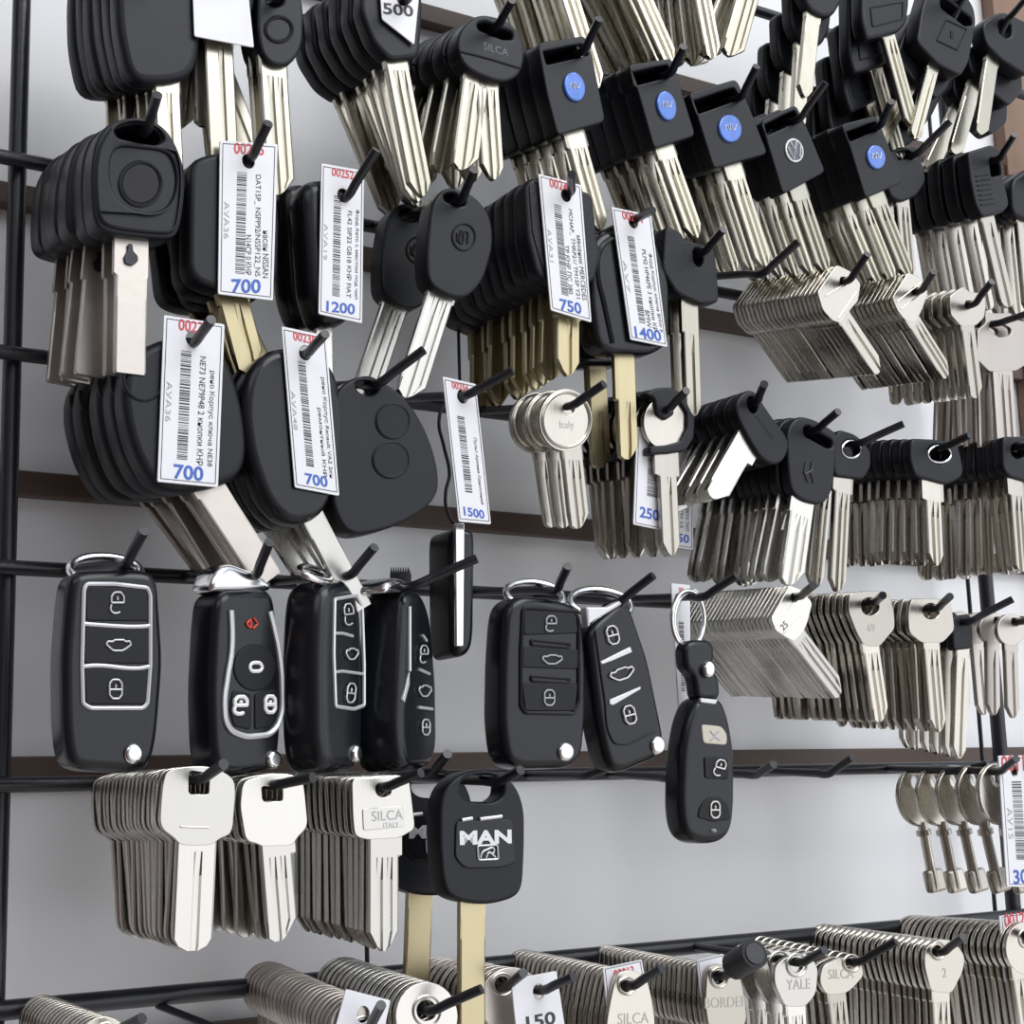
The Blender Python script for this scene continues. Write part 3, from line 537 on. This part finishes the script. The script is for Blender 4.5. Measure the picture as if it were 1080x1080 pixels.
def sqhead(H, tip, p, hole, B, T, what, where, n, sp, yf, txt=None, tpos=None, m='nickel', w=9):
    def dec(L, root):
        o = oval(*hole[:2], hole[2] * 1.5, hole[3] * 1.5); stroke(L, root, [o + [o[0]]], m, 'raised_ring', .00045, 0)
        if txt: lettering(L, root, txt, tpos, (tpos[0] - 10, tpos[1] + 1), (tpos[0] + 10, tpos[1]), .0034, 'emboss')
    pile(H, tip, 6, dict(p=p, r=2.4, holes=[rounded_px(hole)], hr=.3), dict(B=B, T=T, w=w, prof='two', tip='bevel'), what, where, n=n, sp=sp, yf=yf, fan=0, jit=1.4, metal=m, decor=dec)
sqhead((662, 1038), (698, 1021), [(651, 1026), (667, 1022), (682, 1030), (687, 1050), (691, 1076), (690, 1110), (670, 1122), (640, 1112), (640, 1078), (645, 1050)], (661, 1040, 6, 6), (664, 1112), (664, 1210), 'silver key blank with ringed hole', 'beneath the red-numbered tag, bottom row', 22, 2.9, -.062, 'SILCA', (668, 1074))
sqhead((758, 1028), (779, 1016), [(746, 1020), (762, 1016), (780, 1026), (785, 1050), (788, 1076), (780, 1090), (748, 1086), (744, 1060)], (758, 1031, 6, 7), (765, 1086), (768, 1180), 'silver key blank', 'on the rubber-capped hook', 26, 2.75, -.064, 'BORDER', (766, 1057))
sqhead((840, 1014), (870, 1002), [(817, 1020), (828, 1010), (852, 1005), (863, 1020), (861, 1048), (853, 1058), (848, 1062), (830, 1062), (826, 1058), (817, 1038)], (840, 1018, 7, 8), (840, 1060), (846, 1150), 'pale key blank with round hole', 'right of the rubber-capped hook', 4, 9, -.058, 'YALE', (842, 1038), m='steel')
sqhead((900, 1013), (945, 993), [(868, 1018), (886, 1010), (906, 1010), (912, 1028), (900, 1042), (892, 1048), (872, 1050), (864, 1036)], (898, 1016, 6, 6), (883, 1046), (892, 1130), 'key blank with oval name plate', 'at the long wavy hook', 13, 4, -.053, 'SILCA', (887, 1027), m='nickel')
sqhead((988, 1003), (1016, 988), [(976, 1000), (990, 990), (1006, 992), (1018, 1008), (1016, 1024), (1004, 1048), (982, 1046), (975, 1018)], (989, 1003, 5, 6), (993, 1046), (997, 1140), 'silver two-holed key blank', 'in the long pile at lower right', 20, 3.2, -.062, '2', (996, 1026))
ringhead((1081, 985), (1102, 972), (1082, 1000), 21, (1083, 990, 6, 7), (1076, 1022), (1088, 1110), 'round silver key blank', 'in the lower right corner', 19, 3.2, -.06, 'nickel', ry=28)

# furniture keys: disc top, round stem, small bit
def cabinet_key(H, where, i):
    yf = -.056 + i * .0105
    P = at(1049, 815, -.056); P = Vector((P.x, yf, P.z))
    root = empty('cabinet_key', P); root.rotation_euler = (0, math.radians(-14 + i * 1.2), 0)
    o = oval(0, -.009, .0125, .0125, 32)
    link('bow', plate(oval(0, -.0085, .0118, .0122, 32), [oval(0, -.0025, .0024, .0026, 16)], .0024, .0009, 0, 3), 'nickel', root)
    link('stem', tube([(0, .0011, -.019), (0, .0011, -.047)], .0021, res=4), 'nickel', root)
    link('collar', tube([(0, .0011, -.0225), (0, .0011, -.0245)], .0032, res=4), 'nickel', root)
    link('bit', plate(rounded([(-.0042, -.0385), (.0055, -.039), (.0062, -.0485), (-.0038, -.048)], .0018), (), .0036, .0012, -.0007), 'nickel', root)
    tag(root, ('front small cabinet key with disc top left of the corner tag', 'cabinet key with disc top hanging behind the front one by the corner tag')[i > 0], 'key', 'cabinet keys beside the corner tag')
hook((1049, 813), (1072, 800), -.058, 5)
for i in range(5): cabinet_key(None, '', i)

# ------------------------------------------------------------------ remote fobs
def fob(name, H, tip, body, what, yaw=0, t=13, bev=3, yf=-.058, row=4, m='gloss', parts=(), cat='remote'):
    if tip: hook(H, tip, yf + .004, row)
    L = Loc(H, yf, yaw); root = empty(name, L.P, L.yaw)
    link('body', plate(rounded(L.pts(body), .005, 6), (), t / 1000, bev / 1000, 0, 5), m, root)
    for f in parts: f(L, root)
    return tag(root, what, cat)
def ring(c, rx, ry, tilt=0, w=.0011, name='key_ring', m='chrome', y=.006):
    def f(L, r):
        o = [L(*p) for p in oval(*c, rx, ry, 32)]; link(name, tube([(u, y + tilt * (v - o[0][1]), v) for u, v in o], w, True), m, r)
    return f
def loop_top(c, rx, ry, dep=.008):                     # ring lying through the head of the fob, leaning back
    def f(L, r):
        o = [L(*p) for p in oval(*c, rx, ry, 32)]; vs = [v for u, v in o]; lo, hi = min(vs), max(vs)
        link('key_ring', tube([(u, .0065 + dep * ((v - lo) / (hi - lo) - .5), v) for u, v in o], .0012, True), 'chrome', r)
    return f
def knob(cx, cy, rx, ry, m='chrome', name='release_button'):
    return lambda L, r: disc(L, r, oval(cx, cy, rx, ry, 24), m, name, t=.003, y=-.0014, bev=.0012, r=0)
def btn(ps, name='button', m='pad', r_=1.2): return lambda L, r: disc(L, r, ps, m, name, t=.0012, y=-.0005, r=r_)
def lines(ps, m='silver', name='trim', w=None):
    ic = len(ps) in (3, 1) and len(ps[0]) >= 10 and name == 'trim' and m in ('silver', 'white', 'faint') and len(ps[0]) in (10, 7, 13) 
    ic = ic or (name == 'trim' and len(ps) == 3 and len(ps[0]) == 7)
    return lambda L, r: stroke(L, r, ps, m, 'icon' if ic else name, w or (.00027 if ic else .00045), -.0008 if ic else -.0003, sm=.0003 if ic else .0007, hard=False)
def cap(ps, m='chrome', name='metal_cap', t=.010, y=.0015): return lambda L, r: disc(L, r, ps, m, name, t=t, y=y, bev=.002, r=3)

fob('remote_fob', (130, 594), (152, 560), [(74, 606), (90, 600), (156, 600), (168, 610), (174, 696), (168, 775), (161, 806), (145, 815), (82, 812), (70, 800), (66, 765), (65, 696), (70, 630)],
    'black folding fob with white-framed buttons, leftmost of the fob row', parts=[loop_top((119, 598), 38, 17),
    btn([(90, 618), (155, 621), (157, 655), (90, 655)]), btn([(89, 660), (157, 661), (157, 700), (88, 700)]), btn([(88, 705), (156, 706), (154, 743), (90, 743)]),
    lines([[(91, 616), (120, 616), (155, 620), (158, 628), (158, 700), (155, 742), (150, 747), (95, 747), (87, 742), (86, 700), (88, 622), (91, 616)]], 'silver', 'frame', .0006),
    lines([[(88, 658), (100, 659), (148, 661), (158, 660)], [(88, 703), (100, 702), (146, 705), (157, 703)]], 'silver', 'divider', .0006),
    lines(ic_open(123, 636, 22, sx=1.1)), lines(ic_car(124, 681, 26)), lines(ic_lock(121, 727, 20, sx=1.2)), knob(140, 795, 10, 11)])
fob('remote_fob', (266, 606), (284, 572), [(232, 622), (290, 620), (297, 670), (300, 721), (299, 775), (294, 813), (234, 820), (227, 790), (225, 730), (228, 660)],
    'black fob with chrome top, round button cluster and red horn mark', yaw=19, parts=[
    cap([(226, 624), (232, 600), (246, 592), (262, 598), (282, 606), (291, 612), (292, 624)]),
    btn(oval(268, 704, 22, 25, 28), 'round_button', r_=0), btn([(245, 728), (264, 732), (264, 770), (246, 766), (242, 748)]), btn([(268, 732), (290, 726), (293, 750), (285, 766), (268, 770)]),
    lines([[(243, 644), (244, 672), (243, 690), (239, 715), (236, 745), (240, 766), (252, 775), (272, 776), (286, 772), (295, 757), (297, 725), (294, 690), (289, 665), (284, 645)]], 'silver', 'trim', .0009),
    lines([[(259, 658), (264, 653), (264, 663), (259, 658)], [(267, 652), (271, 658), (266, 663)]], 'redp', 'panic_icon', .0004),
    lines([[(262, 703), (265, 699), (273, 699), (276, 704), (273, 708), (264, 708), (262, 703)]], 'white', 'boot_icon', .0006), lines(ic_open(252, 744, 18, sx=1.3), 'white', w=.0006), lines(ic_lock(283, 743, 17, sx=1.1), 'white', w=.0006),
    knob(288, 801, 7.5, 10)])
fob('remote_fob', (366, 606), (395, 577), [(345, 613), (370, 608), (384, 640), (387, 720), (386, 800), (378, 813), (345, 816), (339, 780), (338, 700), (340, 640)],
    'black fob turned sideways with a thin white button frame', yaw=33, t=15, bev=4.5, parts=[loop_top((352, 604), 16, 9),
    lines([[(375, 628), (352, 632), (351, 690), (353, 745), (372, 748), (383, 744), (383, 700), (381, 640), (375, 628)]], 'silver', 'frame', .0006), lines([[(352, 668), (360, 668), (371, 671)], [(352, 709), (360, 708), (382, 711)]], 'silver', 'divider', .0005),
    lines(ic_open(366, 648, 22, -8, .8)), lines(ic_car(369, 690, 13, 0, 2)), lines(ic_lock(368, 731, 20, 6, .8)), knob(375, 795, 4.5, 10)])
fob('remote_fob', (430, 620), None, [(428, 624), (446, 622), (456, 650), (462, 720), (463, 790), (455, 810), (426, 814), (421, 770), (424, 700)],
    'black fob nearly edge-on with a slim silver wedge stripe', yaw=36, t=16, bev=3.2, yf=-.056, parts=[
    cap([(412, 626), (414, 612), (424, 608), (436, 612), (446, 624)], t=.012),
    lines([[(431, 640), (431, 708)]], 'silver', 'stripe', .0006), lambda L, r: disc(L, r, [(431, 708), (424, 738), (426, 741), (431, 722)], 'silver', 'stripe_wedge', t=.001, y=-.0004, bev=.0002, r=.2),
    lines([[(445, 670), (449, 676)], [(441, 706), (452, 711)], [(440, 746), (455, 748)]], 'silver', 'divider', .0005),
    lines(ic_open(445, 690, 18, 0, .8)), lines(ic_car(446, 729, 13, 0, 2)), lines(ic_lock(447, 767, 16, 0, .9))])
hook((430, 618), (503, 589), -.058, 4)
fob('remote_fob', (582, 622), (599, 597), [(538, 634), (553, 626), (606, 636), (616, 650), (620, 696), (620, 760), (616, 798), (604, 810), (548, 811), (534, 800), (529, 760), (530, 696), (533, 650)],
    'black fob with plain dark buttons hanging on a steel ring', yf=-.056, parts=[loop_top((575, 625), 30, 16),
    btn([(552, 643), (607, 646), (609, 668), (552, 670)]), btn([(551, 682), (610, 685), (609, 706), (550, 704)]), btn([(550, 720), (609, 720), (606, 750), (553, 750)]),
    lines([[(553, 641), (606, 645), (610, 655), (610, 740), (604, 753), (554, 752), (549, 745), (549, 690), (551, 645), (553, 641)]], 'pad', 'frame', .0006), lines([[(560, 675), (600, 679), (600, 683), (560, 680), (560, 675)], [(560, 713), (600, 716), (600, 720), (560, 718), (560, 713)]], 'pad', 'divider', .0005),
    lines(ic_open(580, 658, 16, 0, 1.2), 'faint', w=.0003), lines(ic_car(581, 696, 21), 'faint', w=.0003), lines(ic_lock(578, 736, 16, 0, 1.2), 'faint', w=.0003), knob(596, 793, 8.5, 10)])
fob('remote_fob', (648, 634), (689, 607), [(620, 664), (640, 645), (661, 628), (667, 640), (686, 696), (699, 760), (703, 781), (697, 798), (655, 816), (643, 810), (633, 770), (626, 715)],
    'tilted black fob with two silver tapering bars', yf=-.054, t=12, parts=[loop_top((645, 634), 32, 17),
    lambda L, r: disc(L, r, [(617, 640), (640, 640), (661, 629), (655, 638), (632, 652), (619, 662)], 'silver', 'metal_shoulder', t=.004, y=-.0006, bev=.0008, r=.6),
    lambda L, r: disc(L, r, [(632, 698), (664, 682), (666, 688), (645, 697), (634, 701)], 'silver', 'silver_bar', t=.001, y=-.0006, bev=.0003, r=.5),
    lambda L, r: disc(L, r, [(642, 738), (675, 724), (675, 727), (646, 744), (642, 743)], 'silver', 'silver_bar', t=.001, y=-.0006, bev=.0003, r=.5),
    lines(ic_lock(645, 670, 19, -14, 1.1), 'white'), lines(ic_car(655, 711, 26, -18), 'white'), lines(ic_lock(663, 754, 19, -14, 1.1), 'white'),
    lines([[(627, 665), (637, 735), (645, 780), (652, 785), (690, 772)]], 'pad', 'panel_groove', .0003), knob(693, 786, 7.5, 10)])
fob('remote_fob', (738, 629), (777, 607), [(737, 733), (762, 734), (771, 758), (777, 794), (777, 850), (774, 876), (762, 889), (735, 890), (722, 878), (718, 850), (720, 794), (726, 757)],
    'long oval black remote hanging by a ring above the bare panel', yf=-.056, t=11, bev=3, parts=[ring((737, 651), 17, 30, w=.0009), ring((741, 651), 16, 28, w=.0008, name='key_ring_coil', y=.0075),
    cap([(724, 682), (730, 674), (752, 674), (757, 684), (755, 705), (762, 716), (763, 738), (738, 738), (735, 712), (726, 705)], 'gloss', 'hanger', .007, .001),
    knob(747, 706, 6, 9, 'chrome', 'hanger_stud'), btn([(738, 736), (757, 738), (754, 743), (738, 741)], 'silver_chip', 'silver', .5),
    btn([(739, 764), (760, 766), (766, 774), (766, 786), (741, 784)], 'cream_button', 'cream', 1.5), btn([(742, 798), (767, 799), (768, 822), (743, 821)]), btn([(735, 862), (738, 850), (746, 841), (758, 840), (767, 848), (770, 864), (752, 867)]),
    lines([[(748, 771), (752, 776), (757, 771)], [(748, 781), (753, 777), (758, 781)]], 'faint'), lines(ic_open(758, 810, 17, 15, 1.1), 'white'), lines(ic_lock(753, 854, 17, 0, 1), 'white'), knob(752, 876, 2.5, 2, 'faint', 'indicator')])
# side-hung fob below the 1500 tag
fob('folding_key_fob', (485, 545), None, [(480, 556), (500, 556), (503, 566), (502, 672), (498, 688), (486, 694), (478, 686), (476, 566)],
    'slim black fob seen edge-on with chrome spine, hanging under the 1500 tag', yf=-.050, t=17, bev=3, parts=[
    lambda L, r: disc(L, r, [(479, 552), (489, 552), (488, 682), (480, 682)], 'chrome', 'chrome_spine', t=.0016, y=-.0008, bev=.0004, r=.6)])
p = [at(x, y, -.046) for x, y in ((487, 420), (470, 425), (463, 445), (468, 470), (474, 500), (470, 520), (472, 540), (482, 553), (488, 548), (482, 520), (478, 480), (484, 440))]
o = link('fob_wire_loop', tube(p, .0006, True, smoothpath=True), 'wire'); tag(o, 'thin twisted black wire loop holding the edge-on fob behind the 1500 tag', 'wire')
hook((487, 417), (541, 391), -.056, 3)
# bare hooks sticking out of the rail that runs below the fobs
for H, T in (((612, 818), (647, 808)), ((700, 820), (736, 806)), ((792, 817), (816, 806)), ((868, 816), (899, 799)), ((1000, 813), (1042, 806))): hook(H, T, -.035, 5)
hook((452, 815), (472, 795), -.05, 5)
hook((1078, 814), (1096, 806), -.05, 5)

# ------------------------------------------------------------------ price tags
def bl(q, s, t):
    a = Vector(q[0]).lerp(Vector(q[1]), s); b = Vector(q[3]).lerp(Vector(q[2]), s); return a.lerp(b, t)
def price_tag(q, hole, Y, code, price, rows, label, rng=1, faint=None, pcol='blue', border=True, bar=(.3, .2, .86), name='price_tag', ph=.235, pl=None, ppos=(.5, .93), cpos=(.5, .045), hr=4.5, barx=.17):
    P = at(*hole, Y) if hole else at(*q[0], Y); root = empty(name, P)
    l = lambda p: tuple(((at(p[0], p[1], Y) - P).x, (at(p[0], p[1], Y) - P).z))
    Q = [l(p) for p in q]
    hole_p = [oval(0, 0, .0021, .0024, 18)] if hole else []
    top = root; root = link('card', plate(rounded(Q, .0006), hole_p, .0006, .0001, 0, 1), 'paper', top)
    W = (Vector(Q[1]) - Vector(Q[0])).length; H = (Vector(Q[3]) - Vector(Q[0])).length
    right = (Vector(Q[1]) - Vector(Q[0])).normalized(); down = (Vector(Q[3]) - Vector(Q[0])).normalized()
    def t(s, pos, d, up, length=None, height=None, m='ink', nm='lettering', fat=0):
        link(nm, text_mesh(s, bl(Q, *pos), d, up, length=length, height=height, fat=fat), m, root)
    if border:
        e = (.05, .02)
        pts = [bl(Q, e[0], e[1]), bl(Q, 1 - e[0], e[1]), bl(Q, 1 - e[0], 1 - e[1]), bl(Q, e[0], 1 - e[1])]
        link('border', merge([tube([(a.x, -.00002, a.y), (b.x, -.00002, b.y)], .00012, res=1) for a, b in zip(pts, pts[1:] + pts[:1])]), 'ink', root)
    if code: t(code, cpos, right, -down, height=W * .19, length=W * .52 if len(code) > 3 else None, m='red', nm='code_number', fat=.02)
    if price: t(price, ppos, right, -down, height=W * ph, length=pl and W * pl, m=pcol, nm='price', fat=.025)
    if bar:
        r = random.Random(rng); vs, fs = [], []; y = bar[1]
        while y < bar[2]:
            h = r.choice([.004, .004, .007, .010]) ; a, b, c, d = bl(Q, bar[0], y), bl(Q, bar[0] + barx, y), bl(Q, bar[0] + barx, y + h), bl(Q, bar[0], y + h)
            k = len(vs); vs += [(v.x, -.00006, v.y) for v in (a, b, c, d)]; fs.append((k, k + 3, k + 2, k + 1)); y += h + r.choice([.004, .005, .009])
        me = bpy.data.meshes.new('bar'); me.from_pydata(vs, [], fs); link('barcode', me, 'ink', root)
    for s, x, y0, y1 in rows:
        t(s, (x, (y0 + y1) / 2), down, right, length=H * (y1 - y0), height=W * .105, nm='description')
    if faint: t(faint, (.13, .52), down, right, length=H * .24, height=W * .09, m='faint', nm='faint_stamp')
    return tag(top, lab(label), 'price tag')
price_tag([(232, 148), (293, 152), (288, 317), (230, 310)], (262, 170), -.0565, '00245', '700', [('насан NISSAN', .84, .56, .87), ('DAT15P_ NSPP92/NSSP122_NS', .68, .20, .87), ('N14CP 0 КНР', .53, .60, .86)],
          'white tag printed 700, upper of the two upright 700 tags at left', 1, 'АУА36', pl=.5)
price_tag([(339, 172), (384, 180), (382, 341), (336, 331)], (362, 206), -.0535, '00252', '1200', [('Форд Авто с местом под чип', .85, .26, .86), ('FL42 SIP22 GB18 КНР FIAT', .68, .28, .86)],
          'narrow white tag printed 1200 beside the long black folding key', 2, 'АУА19', pl=.66)
price_tag([(173, 332), (237, 342), (230, 514), (166, 508)], (203, 357), -.0595, '00237', '700', [('рено Корпус ключа NE38', .83, .30, .88), ('NE73 NE79P48 2 кнопки КНР', .67, .22, .88)],
          'wide white tag printed 700 over the large oval black remote key', 3, 'АУА36', pl=.48)
price_tag([(297, 344), (344, 354), (358, 523), (311, 514)], (322, 372), -.0595, '00238', '700', [('рено Корпус Renault VA2 2кн', .84, .27, .90), ('ремонтный КНР', .70, .47, .90)],
          'white tag printed 700 leaning left of the two-button remote head', 4, 'АУА48', pl=.5)
price_tag([(568, 183), (613, 195), (624, 340), (581, 327)], (597, 206), -.0618, '00243', '750', [('механик MERCEDES', .85, .38, .86), ('MCHAP_ TMRP21/ TM15P Y21', .69, .2, .86), ('TP КНР ПС 380', .53, .48, .84)],
          'white tag printed 750 over the grained black keys', 5, 'АУА31', pl=.5)
price_tag([(645, 218), (687, 227), (704, 366), (665, 358)], (668, 234), -.0578, '00264', '1400', [('Форд Корпус ключа BMW P', .85, .3, .9), ('PLM2 HP46PE 3 кнопки КР', .7, .28, .9), ('BMW', .56, .75, .88)],
          'white tag printed 1400 over the thick black remote key', 6, 'АУ7', pl=.66)
price_tag([(467, 397), (502, 405), (518, 553), (484, 550)], (488, 418), -.0572, '00256', '1500', [('Пульт Ариана Односиний', .78, .4, .86)],
          'narrow white tag printed 1500 above the edge-on fob', 7, None, bar=(.3, .26, .79), pl=.62, barx=.22)
price_tag([(672, 450), (712, 460), (712, 562), (668, 553)], None, -.0490, None, '250', [('АУН15', .6, .6, .8)], 'white tag printed 250 behind the half-moon key', 8, None, bar=(.3, .1, .68), pl=.50, ppos=(.37, .86), barx=.28)
price_tag([(700, 470), (732, 476), (731, 580), (698, 575)], None, -.026, None, '150', [('ключ тип', .8, .55, .82), ('АУН 15', .62, .55, .8)], 'partly hidden white tag ending in 0 right of the 250 tag', 9, None, bar=None, pl=.5, ppos=(.62, .9))
price_tag([(708, 615), (728, 617), (728, 750), (716, 750)], (733, 628), -.040, '00', None, [], 'edge-on white tag with pink heading left of the oval remote', 10, None, bar=(.3, .3, .85), barx=.3, border=False)
price_tag([(1053, 797), (1112, 796), (1120, 937), (1062, 935)], (1070, 813), -.0605, '00111', '300', [('шкафной', .7, .3, .6)], 'white tag with red 0011 and price starting 30 beside the cabinet keys', 11, 'АУ15', bar=(.2, .2, .8), pl=.38, ph=.17, ppos=(.32, .92), cpos=(.3, .06))
price_tag([(202, -45), (258, -45), (268, 50), (205, 38)], (234, -38), -.0575, None, None, [], 'blank bright white tag at the top left above pale blades', 12, None, bar=None, border=False)
price_tag([(398, -50), (446, -44), (437, 47), (403, 20)], (424, -1), -.0595, None, '500', [], 'white tag printed 500 in black at the top', 13, None, bar=None, border=False, pcol='ink', pl=.66, ppos=(.48, .72))
price_tag([(365, 1043), (412, 1055), (400, 1110), (350, 1098)], (383, 1070), -.0635, None, None, [], 'blank white tag tilted on the bottom row, left of the lorry key blades', 14, None, bar=None, border=False)
price_tag([(539, 1033), (587, 1024), (600, 1110), (548, 1118)], (568, 1046), -.0575, None, '150', [], 'white tag printed 150 in black on the bottom row', 15, None, bar=None, border=False, pcol='ink', pl=.64, ppos=(.52, .56))
hook((568, 1043), (605, 1030), -.056, 6)
price_tag([(636, 1021), (677, 1012), (690, 1090), (644, 1100)], (660, 1038), -.0595, '00013', None, [], 'white tag with red number behind the ringed-hole key on the bottom row', 16, None, bar=None, cpos=(.5, .12))
price_tag([(735, 1013), (763, 1006), (776, 1080), (744, 1088)], (757, 1028), -.0615, None, None, [], 'white tag edge showing behind the key on the rubber-capped hook', 17, None, bar=None)
price_tag([(1054, 966), (1104, 960), (1110, 1030), (1060, 1036)], (1080, 985), -.056, '00123', None, [], 'white tag with red number at the lower right corner', 18, None, bar=None, cpos=(.35, .08))

# rubber cap on a hook tip, little clear bag
a, b = at(772, 1020, -.072), at(796, 1006, -.086)
o = link('rubber_cap', tube([a.lerp(b, .12), b], .0047, res=5), 'rubber'); tag(o, 'black rubber cap pushed on a hook tip in the bottom row', 'cap')
o = link('cap_bore', tube([b, b + (b - a).normalized() * .0004], .0034, res=5), 'wire', o)
L = Loc((330, 900), -.012); zig = []
for k in range(9): zig += [(306 + k * 3, 941), (307.5 + k * 3, 944)]
o = link('plastic_bag', plate(L.pts([(306, 870), (333, 872)] + zig[::-1]), (), .0006, .0001), 'bag', None, L.P); tag(o, 'small clear plastic bag with serrated edge behind the third key pile', 'bag')
L = Loc((430, 620), -.020); zig = []
for k in range(8): zig += [(412 + k * 2.5, 606), (413.2 + k * 2.5, 598)]
o = link('plastic_bag', plate(L.pts(zig + [(434, 606), (434, 640), (412, 640)]), (), .0006, .0001), 'wire', None, L.P); tag(o, 'dark serrated bag edge sticking up behind the edge-on fob', 'bag')

# ------------------------------------------------------------------ light
def area(name, loc, target, sx, sy, power, col=(1, 1, 1)):
    l = bpy.data.lights.new(name, 'AREA'); l.shape = 'RECTANGLE'; l.size = sx; l.size_y = sy; l.energy = power; l.color = col
    o = bpy.data.objects.new(name, l); C.objects.link(o); o.location = loc
    o.rotation_euler = (Vector(target) - Vector(loc)).to_track_quat('-Z', 'Y').to_euler(); return o
area('ceiling_panel_lamp', (.9, -1.5, 1.7), (.2, 0, 0), 1.6, 1.2, 29, (1, .98, .95))
area('front_softbox', (1.7, -2.4, .3), (.3, 0, 0), 3.6, 2.6, 26, (.95, .98, 1))  # unseen softbox added so the metal key fronts reflect something bright
area('ceiling_panel_lamp', (-.9, -1.6, 1.5), (0, 0, 0), 1.4, .8, 6, (.88, .95, 1))
w = bpy.data.worlds.new('room'); SC.world = w; w.use_nodes = True; nt = w.node_tree; bg = nt.nodes['Background']
tc = nt.nodes.new('ShaderNodeTexCoord'); sp = nt.nodes.new('ShaderNodeSeparateXYZ'); nt.links.new(tc.outputs['Generated'], sp.inputs[0])
def ramp(sock, a, b, ca, cb):
    mr = nt.nodes.new('ShaderNodeMapRange'); cr = nt.nodes.new('ShaderNodeValToRGB'); nt.links.new(sp.outputs[sock], mr.inputs[0])
    mr.inputs[1].default_value = -1; mr.inputs[2].default_value = 1; nt.links.new(mr.outputs[0], cr.inputs[0])
    e = cr.color_ramp.elements; e[0].position = a; e[0].color = (*ca, 1); e[1].position = b; e[1].color = (*cb, 1); return cr.outputs[0]
mx = nt.nodes.new('ShaderNodeMix'); mx.data_type = 'RGBA'; mx.blend_type = 'MULTIPLY'; mx.inputs[0].default_value = 1
nt.links.new(ramp('Z', .25, .8, (.56, .53, .52), (.58, .64, .73)), mx.inputs[6]); nt.links.new(ramp('X', .2, .62, (.16, .11, .09), (1, 1, 1)), mx.inputs[7])
nt.links.new(mx.outputs[2], bg.inputs[0]); bg.inputs[1].default_value = 1.35
SC.view_settings.view_transform = 'Standard'; SC.view_settings.look = 'None'; SC.view_settings.gamma = 1; SC.view_settings.use_curve_mapping = False
SC.view_settings.exposure = 0
